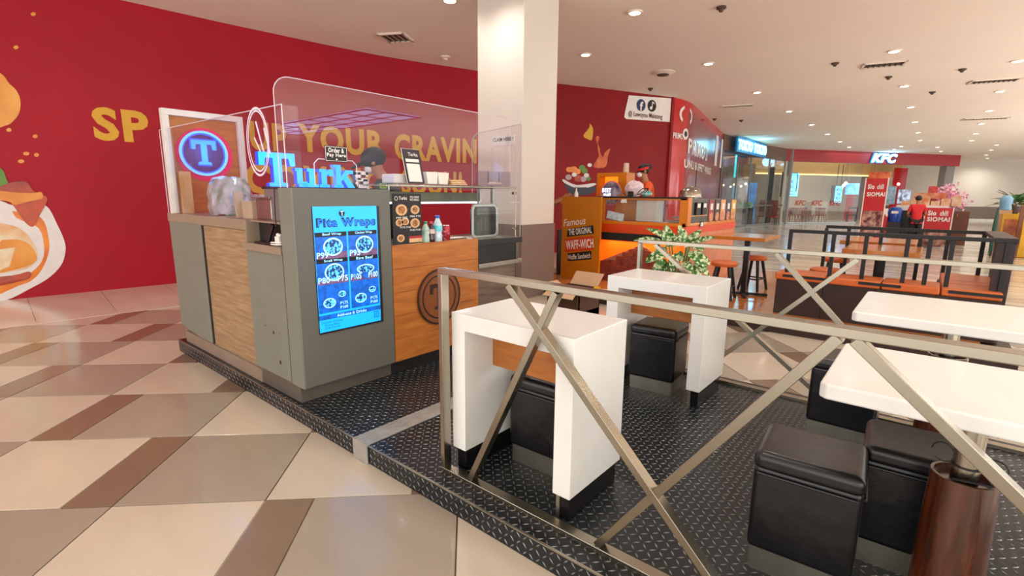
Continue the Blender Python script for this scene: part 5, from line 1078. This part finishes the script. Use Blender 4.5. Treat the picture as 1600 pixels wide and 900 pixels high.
obj('dispenser_stand', B(a-.2, a+.2, 20.3, 20.6, 0, .75), M_char, t); obj('dispenser_body', MB().lathe((a,20.42,.75), [(.16,0),(.18,.03),(.18,.38),(.14,.46),(.02,.48)], 20), mat('blue_plastic', '1246A8', .3), t, smooth=True); obj('dispenser_label', B(a-.09, a+.09, 20.235, 20.242, 1.02, 1.10), M_print_w, t)
bl = thing('blossom_tree', 'artificial pink blossom tree beside the low red poster', 'artificial tree', (FX_(1488, 22.3), 22.3, 0)); a = FX_(1478, 22.3)
obj('trunk', MB().tube([(a+.35,22.3,0),(a+.3,22.3,.7),(a,22.3,1.2),(a-.2,22.3,1.5)], .05, 8).tube([(a,22.3,1.2),(a+.2,22.3,1.6)], .03, 8), M_dwood, bl, smooth=True); obj('planter_box', B(a+.15, a+.6, 22.1, 22.6, 0, 1.1), mat('brown_planter', '6A4030', .5), bl)
fl = MB(); random.seed(5)
for k in range(900):
    u = random.gauss(0, .21); v = random.gauss(0, .22); w = random.gauss(0, .17); c = Vector((a+u-.05, 22.3+v, 1.5+w-abs(u)*.1)); d = Vector((random.uniform(-1,1), random.uniform(-1,1), random.uniform(-1,1))).normalized(); e = d.orthogonal().normalized()*.05; f_ = d.cross(e).normalized()*.05
    fl.add([c-e, c-f_, c+e, c+f_], [(0,1,2,3)])
o = obj('blossoms', fl, mat('pink_blossom', 'E08AA8', .6, hx2='F4C8D8', scale=6), bl); o['kind'] = 'stuff'

# yellow kiosk at the right edge
yk = thing('yellow_kiosk', 'yellow kiosk with a food poster and plants at the right edge', 'kiosk', (2.0, 18.8, 0)); y_ = 18.5
def YX(px): return PY(px, 340, y_).x
obj('kiosk_body', B(YX(1566), YX(1640), y_, y_+1.5, 0, 1.12), mat('kiosk_yellow', 'D8A414', .4), yk, bevel=.01); obj('kiosk_side', B(YX(1560), YX(1566), y_, y_+1.2, 0, 1.12), mat('tan_board', 'B08058', .5), yk)
obj('food_poster', B(YX(1571), YX(1592), y_-.02, y_, .28, .98), mat('pizza_poster', '5A1C10', .4, hx2='C8703A', scale=3), yk); obj('brown_column', B(YX(1590), YX(1597), y_-.4, y_-.2, 0, 1.35), mat('brown_column', '7A4A30', .4), yk)
obj('yellow_chair_back', B(YX(1594), YX(1625), y_-.9, y_-.82, .35, .85), mat('kiosk_yellow', 'D8A414'), yk)
t = thing('potted_foliage', 'dark green leafy plant on top of the yellow kiosk', 'potted plant', (YX(1584), 18.9, 1.12)); random.seed(8); c0_ = Vector((YX(1584), 18.95, 1.35))
obj('pot', MB().lathe((c0_.x,c0_.y,1.12), [(.1,0),(.14,.2),(.12,.2)], 14), M_dk, t, smooth=True)
for k in range(34):
    a = random.uniform(0, 6.28); e = random.uniform(-.1, 1.3); d = Vector((math.cos(a)*math.cos(e), math.sin(a)*math.cos(e), math.sin(e))); leaf(c0_+d*.1, c0_+d*random.uniform(.32,.58)+Vector((0,0,-.05)), .15, .04, name='leaf', par=t, mt=M_leaf2, nseg=4)
t = thing('blue_jug', 'pale blue plastic jug standing on the yellow kiosk before the plant', 'jug', (YX(1568), 18.6, 1.12)); a = YX(1567)
obj('jug_body', MB().lathe((a+.02,18.65,1.22), [(.12,0),(.13,.04),(.11,.14),(.13,.22),(.13,.30),(.08,.36),(.04,.38)], 18), mat('blue_jug', '7AAAC8', .3), t, smooth=True)
obj('jug_base', B(a-.12, a+.16, 18.55, 18.8, 1.12, 1.22), M_card, t)
lump('green_bottle_rack', (YX(1556), 18.3, .9), (.05,.05,.5), mat('dark_green_plastic', '2F5A50', .4), 'narrow dark green holder left of the yellow kiosk', 'holder', 6)
bpy.data.objects['green_bottle_rack'].location.z = .0; 
for v in bpy.data.objects['green_bottle_rack'].data.vertices: v.co.z = max(v.co.z, 0)*1.25
# ============================================================ SHOP SIGNS AND INTERIORS
d1 = (T2-T1).normalized()
A = onseg(T0, T1, 1139, 240); B_ = onseg(T0, T1, 1186, 245)
def on(a, b, px, py): return onseg(a, b, px, py)
# sign is on the first glass stretch of the fascia and turns with it: place it on the T0-T1 / T1-T2 line
e0 = on(T0, T1, 1140, 230); e1 = on(T1, T2, 1187, 235)
sd = Vector((e1.x-e0.x, e1.y-e0.y, 0)); SL = sd.length; sd.normalize(); sn = Vector((sd.y, -sd.x, 0))
t = thing('cyan_shop_sign', 'cyan lit shop lettering on a blue panel on the wooden fascia', 'shop sign', (e0.x, e0.y, 3.6))
o_ = Vector((e0.x, e0.y, 3.52))+sn*.25
obj('sign_panel', MB().prism([(0,0),(SL,0),(SL,.66),(0,.66)], o_, sd, (0,0,1), .08), mat('blue_sign_panel', '0A5C8C', .4, emit=.6), t)
obj('sign_lettering', text(MB(), 'TOKYO TOKYO', o_+sn*.09+Vector((0,0,.1))+sd*.1, sd, (0,0,1), SL-.2, .46, .03, .035), mat('cyan_letters', '9AFFF8', .4, emit=2.6), t)
for q_, e_, c_ in ((o_+sn*.5+sd*SL*.5+Vector((0,0,.45)), 30, (.2,.65,1)),):
    l = bpy.data.lights.new('sign_glow_lamp', 'POINT'); l.energy = e_; l.color = c_; l.shadow_soft_size = .3; lo = bpy.data.objects.new('sign_glow_lamp', l); lo.location = q_; COL.objects.link(lo)
e = on(K0, K1, 1359, 255); e2 = on(K0, K1, 1399, 245); kd = Vector((e2.x-e.x, e2.y-e.y, 0)); KL = kd.length; kd.normalize(); kn = Vector((kd.y, -kd.x, 0))
t = thing('lit_letter_sign', 'lit white three letter sign with blue halo on the red fascia', 'shop sign', (e.x, e.y, 3.6))
obj('sign_lettering', text(MB(), 'KFC', Vector((e.x, e.y, 3.62))+kn*.10, kd, (0,0,1), KL, .52, .04, .04, .25), mat('white_cyan_letters', 'B8F4FF', .4, emit=3), t); obj('sign_halo', text(MB(), 'KFC', Vector((e.x, e.y, 3.58))+kn*.03-kd*.06, kd, (0,0,1), KL+.12, .60, .05, .075, .25), mat('halo_blue', '0A7ABF', .4, emit=1.0), t)
l = bpy.data.lights.new('sign_glow_lamp', 'POINT'); l.energy = 30; l.color = (.2,.65,1); l.shadow_soft_size = .3; lo = bpy.data.objects.new('sign_glow_lamp', l); lo.location = Vector((e.x, e.y, 3.95))+kn*.5+kd*KL*.5; COL.objects.link(lo)
# inside of the red fascia restaurant
M_warm = mat('warm_light_band', 'FFD890', .5, emit=1.6, var=.05)
def inK(f, back): p = K0+(K1-K0)*f; n = Vector((-(K1-K0).y, (K1-K0).x)).normalized(); return p+n*back
kdir = (K1-K0).normalized(); ndir = Vector((-kdir.y, kdir.x))
def kbox(mb, f0, f1, b0, b1, z0, z1):
    P_ = [inK(f0,b0), inK(f1,b0), inK(f1,b1), inK(f0,b1)]; return mb.add([(*p, z0) for p in P_]+[(*p, z1) for p in P_], [(0,3,2,1),(4,5,6,7),(0,1,5,4),(1,2,6,5),(2,3,7,6),(3,0,4,7)])
struct('trim_5', kbox(MB(), .02, 1.0, 3.5, 3.7, 3.0, 4.0), mat('gold_bulkhead', 'C8A468', .4, var=.1, scale=.6)); o = struct('trim_6', kbox(MB(), .02, .80, 3.42, 3.5, 2.98, 3.06), M_warm)
struct('trim_7', kbox(MB(), 0.0, 1.0, 5.5, 5.6, 0, 3.2), mat('grey_interior', 'A59C98', .6, var=.04))
t = thing('interior_lettering_sign', 'small white slogan lettering on the golden bulkhead inside the restaurant', 'sign', (*inK(.08, 3.4), 3.2)); p = inK(.02, 3.4); obj('sign_lettering', text(MB(), 'Celebrate Every Occasion', (p.x, p.y, 3.25), (kdir.x, kdir.y, 0), (0,0,1), 2.6, .34, .01, .01), M_print_w, t)
def ksign(label, f, back, w, z0, z1, hang):
    p = inK(f, back); t = thing('light_box', label, 'light box', (p.x, p.y, z0)); D3 = Vector((kdir.x, kdir.y, 0)); o_ = Vector((p.x, p.y, z0))
    obj('box_case', MB().prism([(0,0),(w,0),(w,z1-z0),(0,z1-z0)], o_-Vector((ndir.x, ndir.y, 0))*(-.1)-D3*.12, D3, (0,0,1), .14), M_char, t)
    obj('lit_face', MB().prism([(.02,.04),(w-.02,.04),(w-.02,z1-z0-.04),(.02,z1-z0-.04)], o_-Vector((ndir.x, ndir.y, 0))*.06, D3, (0,0,1), .01), mat('pale_cyan_face', '5AC8FF', .4, emit=2.6, var=.1, scale=2), t)
    if hang: obj('hanger', MB().cyl((p.x+.12*D3.x, p.y+.12*D3.y, z1), (p.x+.12*D3.x, p.y+.12*D3.y, 3.5), .02, n=6).cyl((p.x+.45*D3.x, p.y+.45*D3.y, z1), (p.x+.45*D3.x, p.y+.45*D3.y, 3.5), .02, n=6), M_char, t)
    return t, o_-Vector((ndir.x, ndir.y, 0))*.075, D3
t, o_, D3 = ksign('larger lit cyan box sign inside the restaurant window at left', .04, .6, 1.0, 1.55, 2.95, False)
for i, ch_ in enumerate('KFC'): obj('box_lettering', text(MB(), ch_, o_+D3*.35+Vector((0,0,.75-.32*i)), D3, (0,0,1), .32, .24, .004, .02), M_neonb, t)
obj('dark_stripe', MB().prism([(.14,.3),(.24,.3),(.24,1.3),(.14,1.3)], o_, D3, (0,0,1), .003).prism([(.8,.3),(.88,.3),(.88,1.3),(.8,1.3)], o_, D3, (0,0,1), .003), M_char, t)
t, o_, D3 = ksign('smaller lit cyan box hanging on two rods inside the restaurant', .315, .5, .55, 1.2, 2.25, True)
obj('lit_pattern', text(MB(), 'MENU\n%&#\nMEAL', o_+D3*.08+Vector((0,0,.2)), D3, (0,0,1), .4, .7, .004, .03), M_neonb, t)
t = thing('red_wall_panel', 'tall red panel at the right inside the restaurant', 'panel', (*inK(.83, 3), 0)); obj('panel_sheet', kbox(MB(), .80, .88, 2.0, 2.1, 0, 3.5), M_red2, t)
t = thing('red_wall_panel', 'shorter red panel behind the far kiosk goods in the restaurant', 'panel', (*inK(.72, 4), 0)); obj('panel_sheet', kbox(MB(), .69, .74, 4.0, 4.1, 0, 2.6), M_red2, t)
t = thing('grey_end_wall', 'grey end partition of the restaurant beside the cream wall', 'partition', (*inK(.97, .5), 0)); obj('partition_sheet', kbox(MB(), .93, .985, .1, .5, 0, 3.55), M_in, t)
for i, (f, b, z0, z1, c_, l_) in enumerate([(.13, 5.4, .9, 2.3, ('C8A080','6A3A20'), 'wide food picture on the restaurant back wall, left'), (.27, 5.4, .8, 2.3, ('8A2020','D08060'), 'narrow red picture on the restaurant back wall')]):
    p = inK(f, b); t = thing('wall_picture', l_, 'picture', (p.x, p.y, z0)); obj('picture_sheet', MB().prism([(0,0),(1.1-.5*i,0),(1.1-.5*i,z1-z0),(0,z1-z0)], (p.x,p.y,z0), (kdir.x,kdir.y,0), (0,0,1), .05), mat('picture_%s' % 'ab'[i], c_[0], .5, hx2=c_[1], scale=2), t)
t = thing('blue_screen', 'lit blue screen above the far kiosk inside the restaurant', 'screen', (*inK(.6, 3), 1.6)); p = inK(.585, 3); obj('lit_face', MB().prism([(0,0),(1.1,0),(1.1,.75),(0,.75)], (p.x,p.y,1.75), (kdir.x,kdir.y,0), (0,0,1), .05), mat('blue_lit', '2A8AF0', .4, emit=1.5, hx2='7AC8FF', scale=2), t)
t = thing('menu_screen', 'pale lit menu screen beside the pink blossoms inside the restaurant', 'screen', (*inK(.86, 1.5), 1.2)); p = inK(.80, 1.6); obj('lit_face', MB().prism([(0,0),(1.0,0),(1.0,.9),(0,.9)], (p.x,p.y,1.2), (kdir.x,kdir.y,0), (0,0,1), .05), mat('pale_lit', 'B8C4D8', .4, emit=1.0, hx2='404858', scale=4), t)
for i in range(8):
    p = inK(.50+.055*i, 2.0+.8*(i % 3)); t = thing('pendant_lamp', 'small warm pendant lamp, %s of the row inside the restaurant' % ['first','second','third','fourth','fifth','sixth','seventh','last'][i], 'lamp', (p.x, p.y, 2.4-.1*(i % 3)), 'restaurant pendant lamps'); z_ = 2.45-.12*(i % 3)
    obj('bulb', MB().ball((p.x,p.y,z_), .09), mat('warm_bulb', 'FFE8C0', .4, emit=9), t, smooth=True); obj('cord', MB().cyl((p.x,p.y,z_), (p.x,p.y,4.2), .008, n=5), M_char, t)
p = inK(.24, 3); t = thing('pendant_shade_lamp', 'white shaded pendant lamp hanging in the restaurant window', 'lamp', (p.x, p.y, 1.9)); obj('shade', MB().lathe((p.x,p.y,1.85), [(.28,0),(.1,.16),(.04,.22)], 16), mat('lit_shade', 'FFF4E8', .4, emit=2), t, smooth=True); obj('cord', MB().cyl((p.x,p.y,2.0), (p.x,p.y,4.2), .01, n=5), M_char, t)
# red chairs and tables
M_rc = mat('red_chair_paint', 'A01C28', .4)
def chair(p, rz, label, mt=M_rc):
    t = thing('cafe_chair', label, 'chair', (p[0], p[1], 0), 'red chairs in the restaurant', 0); x, y = p
    obj('seat', B(x-.22, x+.22, y-.22, y+.22, .43, .47), mt, t, bevel=.01)
    for a, b in ((-1,-1),(1,-1),(-1,1),(1,1)): obj('leg', MB().cyl((x+a*.23,y+b*.23,0), (x+a*.19,y+b*.19,.44), .022, n=6), mt, t)
    k = MB()
    for q_ in (-.2,-.1,0,.1,.2): k.bar((x+q_,y+.21,.47), (x+q_,y+.24,.84), .03, .02)
    obj('backrest', k.box(x-.23,x+.23,y+.22,y+.26,.80,.90), mt, t); t.rotation_euler = (0,0,rz); return t
ch0 = None; i = 0; ords = ['leftmost','second','third','fourth','fifth','sixth','seventh','rightmost']
for f, b in ((.035,1.0),(.075,1.3),(.115,.9),(.155,1.2),(.195,1.0),(.235,1.3),(.275,.9),(.31,1.2)):
    p = inK(f, b); l_ = 'red slatted cafe chair, %s in the restaurant window row' % ords[i]
    if ch0 is None: ch0 = chair(p, .9, l_)
    else: dup(ch0, (p.x, p.y, 0), [.9,2.6,-.6,1.2][i % 4], l_)
    i += 1
for j, (f, b) in enumerate(((.10,2.3),(.22,2.4),(.30,2.5))):
    p = inK(f, b); t = thing('cafe_table', ['leftmost','middle','rightmost'][j]+' wooden cafe table inside the restaurant', 'table', (p.x, p.y, 0), 'cafe tables'); obj('tabletop', B(p.x-.5, p.x+.5, p.y-.4, p.y+.4, .73, .77), M_owood, t); obj('pole', MB().cyl((p.x,p.y,0), (p.x,p.y,.73), .04, n=8), M_rc, t)
p = inK(.42, 1.4); t = thing('cream_counter', 'cream counter block inside the restaurant right of the chairs', 'counter', (p.x, p.y, 0)); obj('counter_body', kbox(MB(), .345, .44, 2.4, 3.0, 0, 1.25), M_in2, t)
p = inK(.46, .8); t = thing('side_chair', 'dark framed chair beside the tall red banner inside the restaurant', 'chair', (p.x, p.y, 0)); obj('seat', B(p.x-.25,p.x+.25,p.y-.25,p.y+.25,.45,.5), M_char, t); [obj('leg', B(p.x+a_,p.x+a_+.05,p.y+b_,p.y+b_+.05,0,.95 if b_ > 0 else .45), M_char, t) for a_ in (-.25,.2) for b_ in (-.25,.2)]; obj('backrest', B(p.x-.25,p.x+.25,p.y+.2,p.y+.25,.85,.95), M_char, t)
lw = bpy.data.lights.new('restaurant_lamp', 'AREA'); lw.size = 6; lw.energy = 110; lw.color = (1, .82, .6); q_ = inK(.35, 2.6); lo = bpy.data.objects.new('restaurant_lamp', lw); lo.location = (q_.x, q_.y, 4.1); COL.objects.link(lo)
# glass fronted shop interior
lw = bpy.data.lights.new('shop_lamp', 'AREA'); lw.size = 4; lw.energy = 110; lw.color = (1, .92, .8); lo = bpy.data.objects.new('shop_lamp', lw); lo.location = (-9.8, 28, 4.1); COL.objects.link(lo)
def tb(name, label, cat, px0, px1, y, z0, z1, mt, th=.1):
    a, b = PY(px0, 300, y).x, PY(px1, 300, y).x; o = obj(name, B(min(a,b), max(a,b), y, y+th, z0, z1), mt); tag(o, label, cat); return o
tb('grey_column', 'grey column at the right inside the glass fronted shop', 'column', 1221, 1233, 32.6, 0, CEIL, mat('pale_column', '9A9690', .6), .3)
tb('brown_partition', 'brown upper partition inside the glass fronted shop', 'partition', 1158, 1176, 31.5, 1.9, 3.4, mat('brown_partition', '8A6248', .5), .2)
tb('dark_partition', 'dark grey divider inside the glass fronted shop', 'partition', 1198, 1206, 32.0, 0, 3.2, mat('dark_partition', '2C3238', .5), .2)
tb('photo_poster', 'tall faded photo poster behind the shop glass at left', 'poster', 1128, 1142, 29.5, 0, 2.5, mat('faded_poster', '9A8E96', .5, hx2='5A6A8A', scale=2), .05)
tb('photo_poster', 'blue lit poster inside the glass fronted shop', 'poster', 1168, 1182, 30.5, 0, 2.3, mat('blue_poster', '2A4A8A', .4, hx2='4A9AE0', scale=1.5, emit=.5), .05)
tb('photo_poster', 'pinkish photo poster left of the blue one in the glass fronted shop', 'poster', 1152, 1167, 30.0, 0, 2.4, mat('pink_poster', 'A88A90', .5, hx2='C8B8B0', scale=3), .05)
tb('hanging_small_sign', 'small cyan lit exit sign hanging inside the glass fronted shop', 'sign', 1144, 1149, 27.5, 2.5, CEIL, mat('cyan_small', '2AC8D0', .4, emit=1.6), .05)
tb('shop_counter', 'dark counter inside the glass fronted shop', 'counter', 1163, 1175, 29.0, 0, .95, M_char, .6)
tb('green_notice', 'pale green notice on the glass beside the dark counter', 'notice', 1153, 1178, 28.2, .95, 1.25, mat('pale_green_card', '8FB89A', .5), .02)
for j, px in enumerate((1191, 1207)): 
    a = PY(px, 330, 31.2).x; t = thing('brown_chair', ['left', 'right'][j]+' tall backed brown chair inside the glass fronted shop', 'chair', (a, 31.2, 0)); obj('seat', B(a-.22,a+.22,31,31.4,.4,.46), M_rc, t); obj('backrest', B(a-.22,a+.22,31.35,31.4,.46,1.35), mat('brown_chairback', '7A4A3A', .5), t)
    for q_ in (-.2,.2):
        for w_ in (31, 31.36): obj('leg', B(a+q_-.02,a+q_+.02,w_,w_+.04,0,.4), M_char, t)
for j, (x, y) in enumerate(((-9.6,25.5),(-8.9,28.2),(-9.8,29.5),(-8.6,30.5),(-7.9,27.2))):
    dup(l0, (x, y, 3.9), 0, 'lamp inside the glass fronted shop, %s from the front' % ['nearest','third','fourth','farthest','second'][j], 'lamps inside the glass shop')

# ============================================================ PEOPLE
def skin_mesh(name, pts, edges, mt, parent, root, sub=2, par_loc=None):
    keys = list(pts); idx = {k: i for i, k in enumerate(keys)}; me = bpy.data.meshes.new(name)
    me.from_pydata([pts[k][:3] for k in keys], [(idx[a], idx[b]) for a, b in edges], [])
    o = bpy.data.objects.new(name, me); COL.objects.link(o); o.modifiers.new('skin', 'SKIN'); 
    for k in keys:
        d = me.skin_vertices[0].data[idx[k]]; r = pts[k][3]; d.radius = (r, r*(pts[k][4] if len(pts[k]) > 4 else 1)); d.use_root = (k == root)
    s = o.modifiers.new('sub', 'SUBSURF'); s.levels = sub; s.render_levels = sub
    bpy.context.view_layer.update(); m2 = bpy.data.meshes.new_from_object(o.evaluated_get(bpy.context.evaluated_depsgraph_get())); bpy.data.objects.remove(o)
    for p in m2.polygons: p.use_smooth = True
    m2.materials.clear(); m2.materials.append(mt); o = bpy.data.objects.new(name, m2); COL.objects.link(o); o.parent = parent; return o
def person(label, loc, rz, shirt, trousers, h=1.65, lean=0, arms=((.0,.0),(.0,.0)), cap=None, cap_band=None, hair=True, mask=False, apron=None, hands=None):
    k = h/1.7; t = thing('person', label, 'person', loc, None, rz)
    def ln(x, y, z):   # lean forward above the hips; person faces +y
        if z > .95: dz = z-.95; return (x, y+math.sin(lean)*dz, .95+math.cos(lean)*dz)
        return (x, y, z)
    P_ = {}; E_ = []
    def A(n, x, y, z, r, q_=1, to=None): p = ln(x, y, z); P_[n] = (p[0]*k, p[1]*k, p[2]*k, r*k, q_); (E_.append((to, n)) if to else None)
    A('pelvis',0,0,.95,.13,.8); A('waist',0,0,1.10,.12,.75,'pelvis'); A('chest',0,.01,1.28,.145,.72,'waist'); A('neckb',0,.0,1.43,.075,.9,'chest'); A('neck',0,.01,1.50,.05,1,'neckb'); A('jaw',0,.03,1.555,.062,1,'neck'); A('head',0,.025,1.62,.082,1.08,'jaw'); A('crown',0,.015,1.675,.058,1,'head')
    ups = {}
    for s, nm, hd in ((-1,'l',arms[0]), (1,'r',arms[1])):
        A('sh'+nm, s*.17,0,1.40,.055,1,'chest')
        if hd is None or hd == (.0,.0): el = (s*.225,-.02,1.12); wr = (s*.235,.05,.88)
        else: el, wr = hd
        A('el'+nm,*el,.038,1,'sh'+nm); A('fa'+nm,*[(a+b)/2 for a, b in zip(el, wr)],.036,1,'el'+nm); A('wr'+nm,*wr,.023,1,'fa'+nm)
        d = (Vector(wr)-Vector(el)).normalized(); pm = Vector(wr)+d*.05; A('pm'+nm,*pm,.034,.6,'wr'+nm)
        sdv = d.cross(Vector((0,1,.2))).normalized(); up = sdv.cross(d).normalized(); ups[nm] = (pm, d, sdv, s)
        A('hp'+nm, s*.095,0,.88,.095,1,'pelvis'); A('kn'+nm, s*.10,.015,.50,.058,1,'hp'+nm); A('an'+nm, s*.10,-.01,.09,.036,1,'kn'+nm); A('to'+nm, s*.11,.13,.04,.034,.8,'an'+nm)
    body = skin_mesh('body', P_, E_, M_skin, t, 'pelvis')
    for nm, (pm, d, sdv, s) in ups.items():
        F = {}; FE = []
        F['o'] = (*[v*k for v in ln(*(pm-d*.01))], .016)
        for j, (off, L_) in enumerate(((-.024,.062),(-.008,.072),(.008,.068),(.023,.054))):
            b0 = pm+d*.03+sdv*off; b1 = b0+d*L_*.5+Vector((0,.006,0)); b2 = b1+d*L_*.45+Vector((0,.014,0))
            for q_, (bb, rr) in enumerate(((b0,.0095),(b1,.0085),(b2,.0075))): F['f%d%d' % (j, q_)] = (*[v*k for v in ln(*bb)], rr*k)
            FE += [('o','f%d0' % j),('f%d0' % j,'f%d1' % j),('f%d1' % j,'f%d2' % j)]
        t0 = pm-d*.02-sdv*.028*(s); t1 = t0-sdv*.022*s+d*.03; t2 = t1+d*.025
        F['t0'] = (*[v*k for v in ln(*t0)], .011*k); F['t1'] = (*[v*k for v in ln(*t1)], .0095*k); F['t2'] = (*[v*k for v in ln(*t2)], .008*k); FE += [('o','t0'),('t0','t1'),('t1','t2')]
        skin_mesh('fingers', F, FE, M_skin, body, 'o', 1)
    S = {n: (P_[n][0], P_[n][1], P_[n][2], P_[n][3]*f, P_[n][4]) for n, f in (('pelvis',1.22),('waist',1.25),('chest',1.16),('neckb',1.02),('shl',1.3),('shr',1.3))}
    for nm in 'lr': a, b = P_['sh'+nm], P_['el'+nm]; S['s'+nm] = tuple(a[i]+(b[i]-a[i])*.78 for i in range(3))+(.056*k, 1)
    hz_ = ln(0,0,.90); S['hem'] = (hz_[0]*k, hz_[1]*k, hz_[2]*k, .155*k, .8)
    skin_mesh('shirt', S, [('pelvis','waist'),('waist','chest'),('chest','neckb'),('chest','shl'),('chest','shr'),('shl','sl'),('shr','sr'),('pelvis','hem')], shirt, t, 'pelvis')
    T_ = {n: (P_[n][0], P_[n][1], P_[n][2], P_[n][3]*f, 1) for n, f in (('pelvis',1.06),('hpl',1.12),('hpr',1.12),('knl',1.3),('knr',1.3))}
    for nm in 'lr': a = P_['an'+nm]; T_['c'+nm] = (a[0], a[1], a[2]+.03*k, .055*k, 1)
    skin_mesh('trousers', T_, [('pelvis','hpl'),('pelvis','hpr'),('hpl','knl'),('hpr','knr'),('knl','cl'),('knr','cr')], trousers, t, 'pelvis')
    for nm in 'lr': a, b = P_['an'+nm], P_['to'+nm]; skin_mesh('shoe', {'a': (a[0],a[1]-.03*k,.045*k,.045*k,1), 'm': (b[0]*.98,(a[1]+b[1])/2,.045*k,.046*k,1), 'b': (b[0],b[1]+.03*k,.038*k,.038*k,.8)}, [('a','m'),('m','b')], M_print_k, t, 'm', 1)
    # head details
    hc = Vector(P_['head'][:3]); cl = math.cos(lean); sl = math.sin(lean)
    def hp(x, y, z): return hc+Vector((x, y*cl+z*sl, -y*sl+z*cl))*k
    def cb(name, c, r, mt, n=12, m_=8): 
        me_ = MB().ball((0,0,0), *[v*k for v in r], n=n, m_=m_); me_.v = [tuple(Vector(c)+Matrix.Rotation(-lean, 3, 'X') @ Vector(v)) for v in me_.v]
        me = bpy.data.meshes.new(name); me.from_pydata(me_.v, [], me_.f); me.materials.append(mt); [setattr(p, 'use_smooth', True) for p in me.polygons]; o = bpy.data.objects.new(name, me); COL.objects.link(o); o.parent = t; return o
    for s in (-1, 1): cb('ear', hp(s*.085,-.01,-.01), (.012,.02,.03), M_skin); cb('eye', hp(s*.032,.083,.0), (.013,.008,.009), M_print_k)
    cb('nose', hp(0,.10,-.03), (.013,.018,.022), M_skin); cb('mouth', hp(0,.085,-.062), (.024,.008,.007), mat('lips', '8A4438', .5))
    if hair: cb('hair', hp(0,-.018,.028), (.094,.098,.092), M_hair)
    if cap:
        cb('cap', hp(0,-.008,.035), (.112,.118,.095), cap, 20, 10)
        me_ = MB().prism([(.095*math.cos(a), .19*math.sin(a)) for a in [j*math.pi/10 for j in range(11)]], (0,0,0), (1,0,0), (0,1,0), .008); me_.v = [tuple(hp(0,.03,.03)+Matrix.Rotation(-lean-.12, 3, 'X') @ (Vector(v)*k)) for v in me_.v]
        me = bpy.data.meshes.new('cap_brim'); me.from_pydata(me_.v, [], me_.f); me.materials.append(cap); o = bpy.data.objects.new('cap_brim', me); COL.objects.link(o); o.parent = t
    if cap_band: 
        me_ = MB().cyl((0,0,0),(0,0,.035*k),.099*k,.100*k,24); me_.v = [tuple(hp(0,-.008,.02)+Matrix.Rotation(-lean-.1, 3, 'X') @ Vector(v)) for v in me_.v]
        me = bpy.data.meshes.new('headband'); me.from_pydata(me_.v, [], me_.f); me.materials.append(cap_band); o = bpy.data.objects.new('headband', me); COL.objects.link(o); o.parent = t; cb('hair_bun', hp(0,-.10,.06), (.05,.05,.045), M_hair)
    if mask: cb('face_mask', hp(0,.055,-.045), (.058,.052,.045), M_print_w)
    return t
M_rs = mat('red_shirt', 'D4202A', .7, var=.05); M_os = mat('orange_shirt', 'E0541C', .7, var=.06); M_bt = mat('black_trousers', '17161A', .7); M_cap = mat('navy_cap', '1E2530', .6); M_bs = mat('black_shirt', '202022', .7)
# red shirt, seen from behind at the far kiosk
c_ = PY(1432, 340, 19.9); person('person in a red shirt seen from behind, standing at the far kiosk', (c_.x, 19.9, 0), .25, M_rs, M_bt, 1.56, .10, (((-.24,.03,1.12), (-.16,.26,1.04)), ((.24,.03,1.12), (.16,.26,1.04))))
# orange kiosk worker, turned towards the left, masked
c_ = PY(1003, 300, 8.35); person('person in an orange shirt with headband and mask behind the orange kiosk', (-3.68, 7.92, .24), 2.27, M_os, M_bt, 1.74, .15, (((-.24,.10,1.15), (-.12,.34,1.20)), ((.24,.10,1.15), (.12,.34,1.20))), cap_band=M_rs, mask=True)
# worker with dark cap behind the letters, bending
c_ = PX(596, 262, -4.15); person('person in a dark cap bending down behind the glowing letters and counter', (-3.97, 3.07, PT), 2.27, M_bs, M_bt, 1.80, .35, (((-.22,.14,1.12), (-.12,.36,1.16)), ((.22,.14,1.12), (.12,.36,1.16))), cap=M_cap, hair=False, mask=True)
# customer almost hidden by the column, arm on the orange board
cx = PY(863, 320, 7.75).x; person('person mostly hidden by the column, hand resting on the orange kiosk end', (PY(848, 320, 7.4).x, 7.4, .0), -.87, mat('orange_white_shirt', 'C8561E', .6, hx2='E8B48A', scale=9), M_bt, 1.68, .0, (((-.25,.20,1.36), (-.14,.40,1.47)), ((.27,.20,1.36), (.25,.42,1.46))))
# bucket with green lid beside the cap
c_ = PX(597, 291, -3.5); o = obj('green_tape_roll', MB().cyl((-3.5, c_.y, c_.z-.0), (-3.47, c_.y, c_.z), .028, n=20), mat('lime_green', '8CC63E', .4)); tag(o, 'small round lime green lid hanging beside the service hood', 'lid')
